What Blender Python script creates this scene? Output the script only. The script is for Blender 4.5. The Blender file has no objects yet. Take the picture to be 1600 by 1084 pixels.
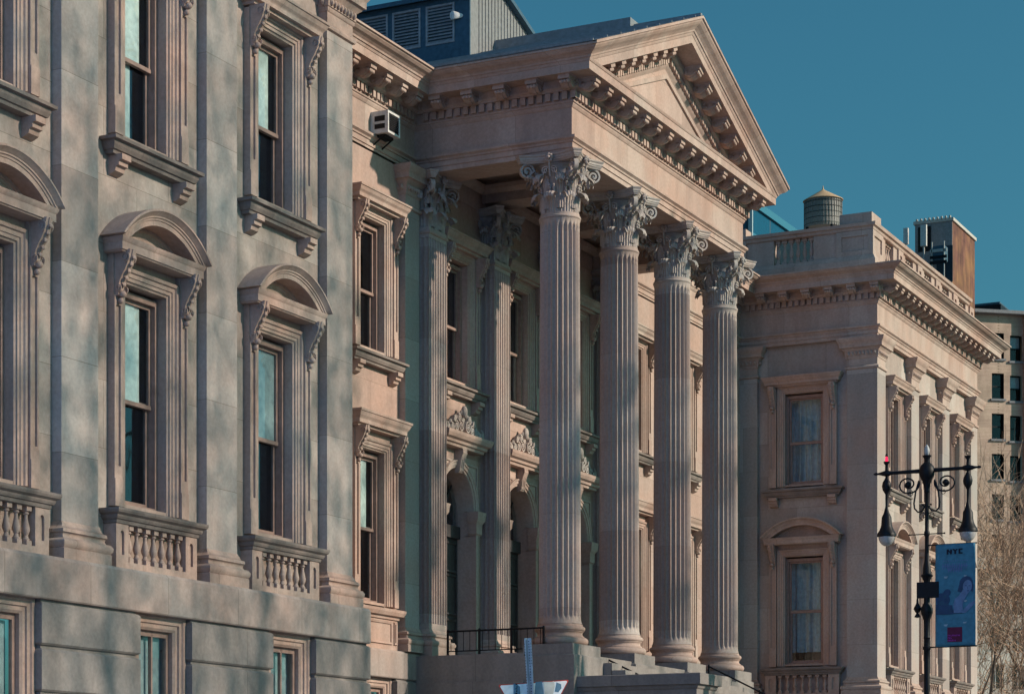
import bpy, bmesh, math, random
from math import sin, cos, pi, radians, sqrt, atan2, tan
from mathutils import Vector, Matrix
random.seed(7)
S = bpy.context.scene
COL = S.collection

# ------------------------------------------------------------------ helpers
class MB:
    """collects verts and faces and links them as ONE mesh object"""
    def __init__(s): s.v = []; s.f = []; s.m = []; s.cur = 0
    def add(s, vs, fs):
        n = len(s.v); s.v += [tuple(p) for p in vs]
        for f in fs: s.f.append(tuple(i + n for i in f)); s.m.append(s.cur)
    def box(s, x0, x1, y0, y1, z0, z1):
        s.add([(x0,y0,z0),(x1,y0,z0),(x1,y1,z0),(x0,y1,z0),(x0,y0,z1),(x1,y0,z1),(x1,y1,z1),(x0,y1,z1)],
              [(0,3,2,1),(4,5,6,7),(0,1,5,4),(1,2,6,5),(2,3,7,6),(3,0,4,7)])
    def quad(s, a, b, c, d): s.add([a,b,c,d], [(0,1,2,3)])
    def prism(s, poly, fn, a, b):
        """polygon (p,q) extruded from a to b; fn(p,q,t) gives the point"""
        n = len(poly)
        vs = [fn(p,q,a) for p,q in poly] + [fn(p,q,b) for p,q in poly]
        fs = [(i,(i+1)%n,n+(i+1)%n,n+i) for i in range(n)] + [tuple(range(n))[::-1], tuple(range(n,2*n))]
        s.add(vs, fs)
    def sweep(s, path, prof, fn=None, closed=False, segs=None, caps=True):
        """profile (outward d, third h) mitred along a 2D path; outward is to the right of travel"""
        fn = fn or (lambda a,b,h: (a,b,h))
        n = len(path); nor = []
        for i in range(n if closed else n-1):
            a = path[i]; b = path[(i+1)%n]; dx,dy = b[0]-a[0], b[1]-a[1]; l = sqrt(dx*dx+dy*dy)
            nor.append((dy/l, -dx/l))
        mit = []
        for i in range(n):
            if closed: n0, n1 = nor[i-1], nor[i]
            else: n0 = nor[max(i-1,0)]; n1 = nor[min(i,n-2)]
            d = 1 + n0[0]*n1[0] + n0[1]*n1[1]
            mit.append(((n0[0]+n1[0])/d, (n0[1]+n1[1])/d))
        k = len(prof); vs = []
        for i in range(n):
            for d,h in prof: vs.append(fn(path[i][0]+mit[i][0]*d, path[i][1]+mit[i][1]*d, h))
        fs = []
        rng = range(n if closed else n-1) if segs is None else segs
        for i in rng:
            j = (i+1)%n
            for q in range(k-1): fs.append((i*k+q, i*k+q+1, j*k+q+1, j*k+q))
        if caps and not closed:
            r = list(rng); i0 = r[0]; i1 = r[-1]+1
            fs.append(tuple(i0*k+q for q in range(k))); fs.append(tuple(i1*k+q for q in range(k))[::-1])
        s.add(vs, fs)
    def lathe(s, prof, n=24, c=(0,0), fn=None, cap=True):
        vs = []; k = len(prof)
        for i in range(n):
            a = 2*pi*i/n
            for r,z in prof: vs.append((c[0]+r*cos(a), c[1]+r*sin(a), z))
        if fn: vs = [fn(*p) for p in vs]
        fs = [(i*k+q, ((i+1)%n)*k+q, ((i+1)%n)*k+q+1, i*k+q+1) for i in range(n) for q in range(k-1)]
        if cap: fs += [tuple(i*k for i in range(n))[::-1], tuple(i*k+k-1 for i in range(n))]
        s.add(vs, fs)
    def tube(s, pts, rad, n=6):
        pts = [Vector(p) for p in pts]
        if not isinstance(rad, (list,tuple)): rad = [rad]*len(pts)
        vs = []; up = Vector((0.13,0.21,1))
        for i,p in enumerate(pts):
            t = (pts[min(i+1,len(pts)-1)] - pts[max(i-1,0)]).normalized()
            if abs(t.dot(up.normalized())) > .97: up = Vector((1,.2,.1))
            a = t.cross(up).normalized(); b = t.cross(a)
            for j in range(n):
                q = 2*pi*j/n; vs.append(p + (a*cos(q)+b*sin(q))*rad[i])
        m = len(pts)
        fs = [(i*n+j, i*n+(j+1)%n, (i+1)*n+(j+1)%n, (i+1)*n+j) for i in range(m-1) for j in range(n)]
        fs += [tuple(range(n))[::-1], tuple(range((m-1)*n, m*n))]
        s.add(vs, fs)
    def ribbon(s, pts, w, t, fn):
        """strip following 2D points, thickness t in plane, width w across; fn(p,q,c)"""
        vs = []; m = len(pts)
        for i,(p,q) in enumerate(pts):
            a = pts[max(i-1,0)]; b = pts[min(i+1,m-1)]; dx,dy = b[0]-a[0], b[1]-a[1]; l = sqrt(dx*dx+dy*dy) or 1
            nx,ny = -dy/l*t/2, dx/l*t/2
            vs += [fn(p+nx,q+ny,-w/2), fn(p+nx,q+ny,w/2), fn(p-nx,q-ny,w/2), fn(p-nx,q-ny,-w/2)]
        fs = [(i*4+j, i*4+(j+1)%4, i*4+4+(j+1)%4, i*4+4+j) for i in range(m-1) for j in range(4)]
        fs += [(0,1,2,3), (m*4-1,m*4-2,m*4-3,m*4-4)]
        s.add(vs, fs)
    def ball(s, c, r, n=10, k=6, sc=(1,1,1)):
        prof = [(r*sin(pi*i/k), -r*cos(pi*i/k)) for i in range(k+1)]
        prof[0] = (r*.02, -r); prof[-1] = (r*.02, r)
        s.lathe(prof, n, fn=lambda x,y,z: (c[0]+x*sc[0], c[1]+y*sc[1], c[2]+z*sc[2]))
    def build(s, name, mat, parent=None, smooth=None, recalc=True):
        me = bpy.data.meshes.new(name); me.from_pydata(s.v, [], s.f); 
        mats = mat if isinstance(mat,(list,tuple)) else [mat]
        for m in mats: me.materials.append(m)
        if len(mats) > 1: me.polygons.foreach_set('material_index', s.m)
        if recalc:
            bm = bmesh.new(); bm.from_mesh(me); bmesh.ops.recalc_face_normals(bm, faces=bm.faces); bm.to_mesh(me); bm.free()
        if smooth is not None:
            me.shade_smooth(); me.set_sharp_from_angle(angle=radians(smooth))
        me.update()
        return link(name, me, parent)

def link(name, data, parent=None, loc=(0,0,0), rz=0):
    o = bpy.data.objects.new(name, data); COL.objects.link(o)
    o.parent = parent; o.location = loc; o.rotation_euler = (0,0,rz)
    return o
def tag(o, label=None, cat=None, group=None, kind=None):
    if label: o['label'] = label
    if cat: o['category'] = cat
    if group: o['group'] = group
    if kind: o['kind'] = kind
    return o
def thing(name, label, cat, loc=(0,0,0), rz=0, group=None):
    return tag(link(name, None, None, loc, rz), label, cat, group)
def copy_tree(o, parent=None):
    c = o.copy(); COL.objects.link(c); c.parent = parent
    for ch in o.children: copy_tree(ch, c)
    return c
def place(root, parent, x, y, rz=0, first=False):
    o = root if first else copy_tree(root, parent)
    o.parent = parent; o.location = (x, y, 0); o.rotation_euler = (0,0,rz)
    return o

# ------------------------------------------------------------------ materials
class NT:
    def __init__(s, name):
        s.mat = bpy.data.materials.new(name); s.mat.use_nodes = True
        s.t = s.mat.node_tree; s.t.nodes.clear()
        s.out = s.n('ShaderNodeOutputMaterial')
    def n(s, typ, **kw):
        x = s.t.nodes.new(typ)
        for k,v in kw.items():
            if k in x.inputs: 
                x.inputs[k].default_value = v
            else: setattr(x, k, v)
        return x
    def l(s, a, b): s.t.links.new(a, b)
    def math(s, op, a, b=None, clamp=False):
        x = s.t.nodes.new('ShaderNodeMath'); x.operation = op; x.use_clamp = clamp
        for i,v in enumerate((a,b)):
            if v is None: continue
            if isinstance(v,(int,float)): x.inputs[i].default_value = v
            else: s.l(v, x.inputs[i])
        return x.outputs[0]
    def mix(s, fac, a, b, mode='MIX'):
        x = s.t.nodes.new('ShaderNodeMix'); x.data_type = 'RGBA'; x.blend_type = mode
        for i,v in ((0,fac),(6,a),(7,b)):
            if isinstance(v,(int,float)): x.inputs[i].default_value = v
            elif isinstance(v,tuple): x.inputs[i].default_value = (*v,1)
            else: s.l(v, x.inputs[i])
        return x.outputs[2]
    def ramp(s, fac, stops):
        x = s.t.nodes.new('ShaderNodeValToRGB'); e = x.color_ramp.elements
        while len(e) < len(stops): e.new(.5)
        for el,(p,c) in zip(e, stops):
            el.position = p; el.color = (*c,1) if isinstance(c,tuple) else (c,c,c,1)
        s.l(fac, x.inputs[0]); return x.outputs[0]

def plain(name, col, rough=.6, metal=0, spec=.3):
    m = NT(name); b = m.n('ShaderNodeBsdfPrincipled'); b.inputs['Base Color'].default_value = (*col,1)
    b.inputs['Roughness'].default_value = rough; b.inputs['Metallic'].default_value = metal; b.inputs['Specular IOR Level'].default_value = spec
    nz = m.n('ShaderNodeTexNoise'); nz.inputs['Scale'].default_value = 9; nz.inputs['Detail'].default_value = 6
    g = m.n('ShaderNodeNewGeometry'); m.l(g.outputs['Position'], nz.inputs['Vector'])
    v = m.ramp(nz.outputs[0], [(.3,.78),(.7,1.12)])
    m.l(m.mix(1.0, col, v, 'MULTIPLY'), b.inputs['Base Color'])
    m.l(b.outputs[0], m.out.inputs[0]); return m.mat

def stone(name, c1, c2, bw, bh, joint=.006, ox=0, oz=0, stain=.22, mortar=.62, spread=1.0, objrand=False, pink=(.40,.275,.225), bump=.25, offset=.5):
    m = NT(name); g = m.n('ShaderNodeNewGeometry')
    sp = m.n('ShaderNodeSeparateXYZ'); m.l(g.outputs['Position'], sp.inputs[0])
    u = m.math('ADD', m.math('ADD', sp.outputs[0], sp.outputs[1]), ox)
    if objrand:
        oi = m.n('ShaderNodeObjectInfo'); tc = m.n('ShaderNodeTexCoord')
        u = m.math('ADD', m.math('MULTIPLY', oi.outputs['Random'], 900.), .3)
    w = m.math('ADD', sp.outputs[2], oz)
    cb = m.n('ShaderNodeCombineXYZ'); m.l(u, cb.inputs[0]); m.l(w, cb.inputs[1])
    br = m.n('ShaderNodeTexBrick'); br.offset = offset; br.squash = 1
    for k,v in (('Scale',1.0),('Mortar Size',joint),('Mortar Smooth',.3),('Bias',0.0),('Brick Width',bw),('Row Height',bh)): br.inputs[k].default_value = v
    br.inputs['Color1'].default_value = (0,0,0,1); br.inputs['Color2'].default_value = (1,1,1,1); br.inputs['Mortar'].default_value = (.5,.5,.5,1)
    m.l(cb.outputs[0], br.inputs['Vector'])
    tone = m.ramp(br.outputs['Color'], [(0,c1),(.55,tuple((a+b)/2 for a,b in zip(c1,c2))),(1,c2)])
    # veining and soot: broad clouds, fine speckle, streaks running down
    n1 = m.n('ShaderNodeTexNoise'); n1.inputs['Scale'].default_value = .55; n1.inputs['Detail'].default_value = 7; n1.inputs['Roughness'].default_value = .62
    m.l(g.outputs['Position'], n1.inputs['Vector'])
    n2 = m.n('ShaderNodeTexNoise'); n2.inputs['Scale'].default_value = 14; n2.inputs['Detail'].default_value = 8; n2.inputs['Roughness'].default_value = .7
    m.l(g.outputs['Position'], n2.inputs['Vector'])
    cs = m.n('ShaderNodeCombineXYZ'); m.l(m.math('MULTIPLY', u, 1.5), cs.inputs[0]); m.l(m.math('MULTIPLY', sp.outputs[1], .7), cs.inputs[1]); m.l(m.math('MULTIPLY', sp.outputs[2], .38), cs.inputs[2])
    n3 = m.n('ShaderNodeTexNoise'); n3.inputs['Scale'].default_value = 1.6; n3.inputs['Detail'].default_value = 6; m.l(cs.outputs[0], n3.inputs['Vector'])
    c = m.mix(m.ramp(n1.outputs[0], [(.40,0.0),(.68,.65)]), tone, pink)
    c = m.mix(1.0, c, m.ramp(n2.outputs[0], [(.28,.80),(.72,1.14)]), 'MULTIPLY')
    c = m.mix(stain, c, m.ramp(n3.outputs[0], [(.34,.45),(.60,1.0)]), 'MULTIPLY')
    c = m.mix(br.outputs['Fac'], c, m.mix(1.0, c, (mortar,mortar,mortar*.95), 'MULTIPLY'))
    b = m.n('ShaderNodeBsdfPrincipled'); b.inputs['Roughness'].default_value = .72; b.inputs['Specular IOR Level'].default_value = .25
    m.l(c, b.inputs['Base Color'])
    bp = m.n('ShaderNodeBump'); bp.inputs['Strength'].default_value = bump; bp.inputs['Distance'].default_value = .02
    hgt = m.math('SUBTRACT', m.math('MULTIPLY', n2.outputs[0], .5), m.math('MULTIPLY', br.outputs['Fac'], 1.2))
    m.l(hgt, bp.inputs['Height']); m.l(bp.outputs[0], b.inputs['Normal'])
    m.l(b.outputs[0], m.out.inputs[0]); return m.mat

A = (.30,.262,.232); B = (.45,.398,.355)
M = {}
M['wall'] = stone('wall_marble', A, B, 1.9, 1.05, ox=.4)
M['pinkwall'] = stone('peach_marble', (.34,.25,.21), (.47,.355,.30), 1.9, 1.05, ox=.4, pink=(.45,.28,.215))
M['pil'] = stone('pilaster_marble', (.30,.272,.25), (.455,.415,.38), 4.208, 1.42, ox=2.0, stain=.15, offset=.5)
M['trim'] = stone('trim_marble', (.385,.285,.24), (.46,.37,.315), 2.1, 60, stain=.32, pink=(.44,.265,.20))
M['soot'] = stone('sooty_marble', (.15,.132,.122), (.25,.22,.20), 2.1, 60, stain=.5, pink=(.28,.20,.165))
M['col'] = stone('column_marble', (.29,.238,.212), (.44,.38,.338), 3.0, 2.15, objrand=True, stain=.12, mortar=.75, joint=.004)
M['cap'] = stone('capital_marble', (.34,.315,.29), (.44,.415,.385), 9, 60, stain=.3)
M['base'] = stone('basement_granite', (.22,.20,.188), (.285,.262,.245), 3.1, 60, stain=.35, pink=(.24,.205,.18), bump=.5)
M['band'] = stone('band_marble', (.295,.262,.24), (.375,.336,.306), 2.2, 60, stain=.4, joint=.008)
M['door'] = plain('dark_door_wood', (.05,.045,.045), .5)
M['sash'] = plain('painted_sash_wood', (.30,.20,.165), .5)
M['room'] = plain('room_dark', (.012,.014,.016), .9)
M['cloth'] = plain('cream_reflection_cloth', (.78,.76,.68), .9)  # pale curtain cloth, also the cream of imitated pane reflections
M['lace'] = plain('blue_grey_net_curtain', (.30,.44,.50), .9)
M['blind'] = plain('roller_blind', (.40,.45,.44), .8)
M['iron'] = plain('black_iron', (.006,.007,.010), .5, 0, .22)
M['steel'] = plain('galvanised_steel', (.44,.44,.42), .5, .0)
M['roof'] = plain('zinc_roof', (.22,.235,.24), .5, .2)
M['louv'] = plain('dark_blue', (.045,.10,.145), .6)
M['slat'] = plain('louvre_slat_paint', (.30,.31,.33), .5)
M['panel'] = plain('metal_cladding', (.20,.205,.205), .6)
M['white'] = plain('white_enamel', (.58,.57,.55), .5)
M['asphalt'] = plain('asphalt', (.05,.052,.056), .9)
M['pave'] = plain('concrete_pavement', (.22,.23,.25), .9)
M['earth'] = plain('city_ground', (.10,.105,.11), .95)
M['bark'] = plain('tree_bark', (.16,.125,.10), .9)
M['twig'] = plain('twig_bark', (.50,.335,.235), .85)
def glass():
    m = NT('window_glass'); tr = m.n('ShaderNodeBsdfTransparent'); tr.inputs[0].default_value = (.88,.94,.95,1)
    gl = m.n('ShaderNodeBsdfGlossy'); gl.inputs['Roughness'].default_value = .02; gl.inputs[0].default_value = (.9,.95,1,1)
    fr = m.n('ShaderNodeLayerWeight'); fr.inputs[0].default_value = .5
    nz = m.n('ShaderNodeTexNoise'); nz.inputs['Scale'].default_value = 1.3; nz.inputs['Detail'].default_value = 1
    g = m.n('ShaderNodeNewGeometry'); m.l(g.outputs['Position'], nz.inputs['Vector'])
    bp = m.n('ShaderNodeBump'); bp.inputs['Strength'].default_value = .12; bp.inputs['Distance'].default_value = .03
    m.l(nz.outputs[0], bp.inputs['Height']); m.l(bp.outputs[0], gl.inputs['Normal'])
    mx = m.n('ShaderNodeMixShader'); m.l(m.math('ADD', m.math('MULTIPLY', m.math('POWER', fr.outputs['Facing'], 4.0), .8), .035, True), mx.inputs[0])
    m.l(tr.outputs[0], mx.inputs[1]); m.l(gl.outputs[0], mx.inputs[2]); m.l(mx.outputs[0], m.out.inputs[0]); return m.mat
M['glass'] = glass()

# ------------------------------------------------------------------ dimensions (metres; facade runs along +X, street side is -Y)
XL, XR, P, W = 38.74, 74.65, 4.208, .988
XC, E = (XL+XR)/2, 6.136
Y0, Y1, YP, YC = 20.0, 24.46, 20.50, 20.99
YW = 20.17                       # pavilion wall plane
XE = XR + 3*P + W                # east end
AC = 3.769                       # column spacing
RZX = -pi/2                      # rotation for elements on the wall that faces -X
colx = [XC + (k-1.5)*AC for k in range(4)]

court = thing('courthouse', 'long pale stone courthouse with a columned portico and pediment, filling most of the photo', 'courthouse')

# ------------------------------------------------------------------ windows
def ring(h, zb, zt, prof, mb):            # moulding round three sides of an opening; profile (outward, depth)
    mb.sweep([(h,zb),(h,zt),(-h,zt),(-h,zb)], prof, lambda a,b,d: (a,d,b))
def console_mesh():
    mb = MB()
    pts = [(0,.70)]
    for i in range(13):                    # S-scroll seen from the side: (projection, height)
        t = i/12; pts.append((.30 - .22*t**.8 + .035*sin(t*2*pi*1.02), .68*(1-t)))
    pts.append((0,-.02))
    mb.prism(pts, lambda p,q,t: (t, -p, q), -.085, .085)
    pts2 = [(p+.012 if 0<i<len(pts)-1 else p, q) for i,(p,q) in enumerate(pts)]
    mb.prism(pts2, lambda p,q,t: (t, -p-.006, q), -.03, .03)
    for sx in (-1,1):
        for (p,q,r) in ((.21,.57,.085),(.085,.10,.06)):
            sp = []
            for i in range(26):
                a = -pi/2 + i/25*2*pi*1.5; rr = r*(1-.75*i/25); sp.append((p+rr*cos(a), q+rr*sin(a)))
            mb.ribbon(sp, .02, .018, lambda a,b,c: (sx*.095+c, -a, b))
    mb.ball((0,-.10,.02), .07, 8, 5, (1,1,.8)); mb.ball((0,-.07,-.08), .05, 8, 5)
    for k in range(5): mb.ball((0,-.30+.045*k-.02, .56-.1*k), .035, 6, 4, (1.3,.6,1))
    return mb
def sash(h, zb, zt, zm, y):
    mb = MB()
    def fr(x0,x1,z0,z1,t,ya,yb):
        mb.box(x0,x0+t,ya,yb,z0,z1); mb.box(x1-t,x1,ya,yb,z0,z1)
        mb.box(x0+t,x1-t,ya,yb,z0,z0+t); mb.box(x0+t,x1-t,ya,yb,z1-t,z1)
    fr(-h-.11,h+.11,zb-.09,zt+.09,.09,y-.10,y+.05)              # box frame
    fr(-h-.02,h+.02,zm-.05,zt+.0,.062,y-.02,y+.03)              # upper sash
    fr(-h-.02,h+.02,zb,zm+.06,.07,y+.035,y+.085)                # lower sash, one track behind
    mb.box(-h-.01,h+.01,y-.035,y-.022,zm-.045,zm+.02)
    return mb
def folds(h, zb, zt, y, seed, drop=0):
    mb = MB(); r = random.Random(seed); n = 40; vs = []
    ph = [r.uniform(0,6) for _ in range(4)]
    for i in range(n+1):
        x = -h + 2*h*i/n; d = .05*sin(x*19+ph[0]) + .03*sin(x*33+ph[1]) + .015*sin(x*55+ph[2])
        for z,k in ((zb,1.3),((zb+zt)/2,1.0),(zt,.7)): vs.append((x+.02*sin(z*2+ph[3])*0, y+d*k, z))
    mb.add(vs, [(i*3+q,i*3+3+q,i*3+4+q,i*3+1+q) for i in range(n) for q in (0,1)])
    return mb
CONS = None
ARCHI = [(0,.16),(0,-.005),(.035,-.02),(.04,-.045),(.09,-.045),(.10,-.065),(.16,-.065),(.175,-.095),(.215,-.105),(.235,-.085),(.24,-.03),(.24,.02)]

def make_window(kind):
    """kind: arch (round hood), flat (straight hood), upper"""
    global CONS
    low = kind != 'upper'
    zb, zt, zm = (6.62, 9.86, 8.25) if low else (12.36, 15.08, 13.65)
    h = .52; H = .62
    top = zt + .14
    mb = MB()
    ring(H, zb-.12, top, ARCHI, mb)
    mb.sweep([(H,zb-.12),(H,top),(-H,top),(-H,zb-.12)], [(0,.30),(.002,.15)], lambda a,b,d: (a,d,b), caps=False)
    mb.box(-H, H, .0, .32, zb-.16, zb-.06)
    zc = 9.72 if low else 14.74                       # console foot
    for s in (-1,1):                                  # flanking strips with a sunk panel and a plinth block
        x0, x1 = sorted((s*.87, s*1.09)); yb = -.13
        z0 = zb - .14
        mb.box(x0,x1,yb-.015,.05,z0,z0+.42)
        t = .045
        mb.box(x0,x0+t,yb,.05,z0+.42,zc); mb.box(x1-t,x1,yb,.05,z0+.42,zc)
        mb.box(x0+t,x1-t,yb,.05,z0+.42,z0+.62); mb.box(x0+t,x1-t,yb,.05,zc-.14,zc)
        mb.box(x0+t,x1-t,yb+.035,.05,z0+.62,zc-.14)
        mb.box(x0,x1,yb+.02,.05,zc,zc+.66)
    mb.box(-.86,.86,-.035,.05,top+.242,zc+.68)
    w = mb.build('window', M['trim'], court)
    sash(h, zb, zt, zm, .26).build('frame', M['sash'], w)
    g = MB(); g.box(-h,h,.262,.266,zm,zt-.06); g.box(-h,h,.315,.319,zb+.05,zm+.02)
    g.build('pane', M['glass'], w)
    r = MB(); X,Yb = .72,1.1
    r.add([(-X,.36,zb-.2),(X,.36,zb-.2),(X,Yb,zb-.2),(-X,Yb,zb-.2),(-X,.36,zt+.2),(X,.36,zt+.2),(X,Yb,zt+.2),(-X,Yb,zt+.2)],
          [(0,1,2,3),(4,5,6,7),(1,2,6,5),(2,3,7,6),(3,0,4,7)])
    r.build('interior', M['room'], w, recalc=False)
    for s in (-1,1):
        if CONS is None: b = console_mesh().build('bracket', M['trim'], w, 40); CONS = b.data
        else: b = link('bracket', CONS, w)
        b.location = (s*.98, -.10, zc)
    # sill / head
    if kind == 'upper':
        sl = MB()
        sl.sweep([(-1.12,.1),(-1.12,-.10),(1.12,-.10),(1.12,.1)], [(-.3,11.88),(.06,11.88),(.07,11.93),(.10,11.94),(.13,12.0),(.14,12.06),(.20,12.07),(.205,12.12),(-.3,12.135)])
        sl.build('sill', M['soot'], w)
        for s in (-1,1):
            k = MB(); k.prism([(0,0),(.26,0),(.26,-.09),(.2,-.10),(.2,-.17),(.15,-.18),(.13,-.25),(.05,-.29),(0,-.30)], lambda p,q,t: (t,-p,11.885+q), s*.95-.13, s*.95+.13)
            k.build('sill_bracket', M['trim'], w)
        hd = MB()
        hd.sweep([(-1.1,.1),(-1.1,-.20),(1.1,-.20),(1.1,.1)], [(-.4,15.43),(.02,15.43),(.03,15.48),(.10,15.49),(.105,15.56),(.115,15.58),(.15,15.62),(.18,15.69),(.20,15.70),(.205,15.74),(-.4,15.76)])
        hd.build('lintel', M['trim'], w)
    elif kind == 'flat':
        hd = MB()
        hd.sweep([(-1.1,.1),(-1.1,-.20),(1.1,-.20),(1.1,.1)], [(-.4,10.40),(.02,10.40),(.03,10.45),(.10,10.46),(.105,10.54),(.115,10.56),(.15,10.61),(.18,10.69),(.20,10.70),(.205,10.75),(-.4,10.78)])
        hd.build('lintel', M['trim'], w)
        pn = MB()
        pn.sweep([(-1.1,.1),(-1.1,-.12),(1.1,-.12),(1.1,.1)], [(-.3,6.2),(.02,6.2),(.03,6.26),(.10,6.28),(.14,6.36),(.15,6.42),(-.3,6.44)])
        pn.build('sill', M['trim'], w)
        ap = MB(); ap.box(-1.1,1.1,-.10,.05,5.5,6.2)
        for x0,x1 in ((-.8,.8),(-1.05,-.88),(.88,1.05)): ap.sweep([(x0+.06,5.68),(x0+.06,6.1),(x1-.06,6.1),(x1-.06,5.68)][::-1], [(0,-.101),(0,-.125),(.045,-.14),(.06,-.101)], lambda a,b,d:(a,d,b), closed=True)
        ap.build('apron_panel', M['trim'], w)
    else:
        hd = MB()
        hd.sweep([(-1.12,.1),(-1.12,-.26),(1.12,-.26),(1.12,.1)], [(-.5,10.36),(.06,10.36),(.07,10.38),(.09,10.385),(.09,10.50),(.105,10.52),(.12,10.56),(.125,10.585),(-.5,10.60)])
        # segmental arch
        w0, rise = 1.32, .60; R = (w0*w0+rise*rise)/(2*rise); zc0 = 10.60+rise-R; a0 = math.asin(w0/R)
        n = 28
        prof = [(.0,.1),(.0,-.455),(-.035,-.46),(-.045,-.44),(-.09,-.40),(-.10,-.385),(-.125,-.385),(-.135,-.365),(-.165,-.36),(-.17,-.345),(-.245,-.345),(-.25,-.06),(-.30,-.055),(-.31,-.035),(-.36,-.03),(-.37,.1)]
        path = [(-R*sin(a0-2*a0*i/n), zc0+R*cos(a0-2*a0*i/n)) for i in range(n+1)]
        vs = []; k = len(prof)
        for i in range(n+1):
            a = -a0 + 2*a0*i/n
            for d,y in prof:
                rr = R + d; ang = a
                x = rr*sin(ang); z = zc0+rr*cos(ang)
                vs.append((x, y, max(z, 10.59)))
        fs = [(i*k+q,(i+1)*k+q,(i+1)*k+q+1,i*k+q+1) for i in range(n) for q in range(k-1)] + [tuple(range(k)), tuple(n*k+q for q in range(k))[::-1]]
        hd.add(vs, fs)
        rr = R-.3; tv = [(rr*sin(-a0*.92+1.84*a0*i/n), -.02, max(10.59, zc0+rr*cos(-a0*.92+1.84*a0*i/n))) for i in range(n+1)]
        hd.add(tv, [tuple(range(n+1))])
        hd.build('hood', M['trim'], w, 35)
    return w
BAL = None
def baluster_mesh(z0, z1, r=.062):
    mb = MB(); h = z1-z0
    mb.box(-r,r,-r,r,z0,z0+.13*h); mb.box(-r,r,-r,r,z1-.12*h,z1)
    pr = [(.9,.13),(.95,.17),(.7,.20),(.55,.26),(.75,.30),(1.02,.38),(1.04,.44),(.85,.53),(.55,.66),(.47,.74),(.5,.78),(.8,.80),(.82,.83),(.6,.85),(.85,.88)]
    mb.lathe([(a*r*.95, z0+b*h) for a,b in pr], 14)
    return mb
def make_balcony():
    global BAL
    mb = MB()
    mb.box(-1.20,1.20,-.23,.1,5.50,5.62)
    for s in (-1,1):
        x0,x1 = sorted((s*.85,s*1.20))
        xa,xb = x0+.12,x1-.12
        mb.box(x0,xa,-.23,.1,5.62,6.2); mb.box(xb,x1,-.23,.1,5.62,6.2); mb.box(xa,xb,-.19,.1,5.62,6.2)
        mb.box(xa,xb,-.23,-.19,5.62,5.72)
        mb.prism([(xa,6.2),(xb,6.2),(xb,6.08)]+[((xa+xb)/2+(xb-xa)/2*cos(pi*i/8), 6.04+(xb-xa)/2*sin(pi*i/8)) for i in range(9)]+[(xa,6.08)], lambda p,q,t:(p,t,q), -.23,-.19)
    mb.box(-.85,.85,-.02,.1,5.62,6.2)
    b = mb.build('balcony', M['trim'], court)
    rl = MB(); rl.sweep([(-1.2,.1),(-1.2,-.23),(1.2,-.23),(1.2,.1)], [(-.4,6.19),(0,6.19),(.02,6.2),(.03,6.25),(.055,6.26),(.07,6.29),(.075,6.32),(.125,6.35),(.14,6.385),(.14,6.42),(-.3,6.445)])
    rl.build('rail', M['soot'], b)
    for i in range(7):
        x = -.85 + 1.7*(i+.5)/7
        if BAL is None: o = baluster_mesh(5.62,6.19).build('baluster', M['trim'], b, 35); BAL = o.data
        else: o = link('baluster', BAL, b)
        o.location = (x,-.145,0)
    return b

# window curtains come in three dressings, so no two neighbours match; cream sheets imitate pane reflections
def dress(w, low, how, seed):
    zb, zt, zm = (6.62, 9.86, 8.25) if low else (12.36, 15.08, 13.65)
    if how == 'curtain': folds(.6, zb+(.35 if low else 0), zt, .62, seed).build('curtain', M['lace'], w)
    elif how == 'blind':
        b = MB(); b.box(-.6,.6,.46,.47,zm-.35,zt+.1); b.build('blind', M['blind'], w)
    elif how in ('shade','tall'):
        b = MB(); b.prism([(-.5,.285),(.1,.282),(.27,.292),(.27,.297),(.1,.288),(-.5,.291)], lambda p,q,t: (p,q,t), zm+.01, zt)
        if how == 'tall': b.prism([(-.5,.335),(.06,.333),(.06,.338),(-.5,.341)], lambda p,q,t: (p,q,t), zb+.02, zm)
        b.build('blind', M['cloth'], w)  # pale sheet behind the pane, imitating a bright reflection
    elif how == 'green':
        b = MB(); b.prism([(-.52,.285),(.52,.285),(.52,.291),(-.52,.291)], lambda p,q,t: (p,q,t), zm+.01, zt); b.build('blind', M['blind'], w)
    elif how == 'half':
        b = folds(.36, zm-.1 if low else zb+.3, zt, .44, seed).build('curtain', M['cloth'], w); b.location.x = .02
bay = lambda k: XL - W - (P-W)/2 - k*P          # left pavilion bays
rbay = lambda k: XR + W + (P-W)/2 + k*P
YRET = 22.40
XWR = XR + .17
Pa, Pu, Pf, Pb = make_window('arch'), make_window('upper'), make_window('flat'), make_balcony()
spots_low, spots_up = [], []
for k in range(3): spots_low.append((bay(k),YW,0)); spots_up.append((bay(k),YW,0))
for k in range(3): spots_low.append((rbay(k),YW,0)); spots_up.append((rbay(k),YW,0))
spots_low.append((XWR,YRET,RZX)); spots_up.append((XWR,YRET,RZX))
CWX = [48.35, 44.3, 2*XC-48.35, 2*XC-44.3]
hows = {0:'green',1:'shade',2:'none',3:'blind',4:'none',5:'none',6:'curtain'}
uh = {0:'shade',1:'tall',2:'none',3:'curtain',4:'none',5:'blind',6:'curtain'}
todo = []
for i,(x,y,r) in enumerate(spots_low):
    todo.append((place(Pa,court,x,y,r,i==0), True, hows[i], i)); place(Pb,court,x,y,r,i==0)
for i,(x,y,r) in enumerate(spots_up): todo.append((place(Pu,court,x,y,r,i==0), False, uh[i], 20+i))
for i,x in enumerate(CWX):
    todo.append((place(Pf,court,x,Y1,0,i==0), True, 'half' if i else 'shade', 40+i)); todo.append((place(Pu,court,x,Y1), False, 'none', 50+i))
PBX = [XC-AC, XC, XC+AC]
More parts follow.
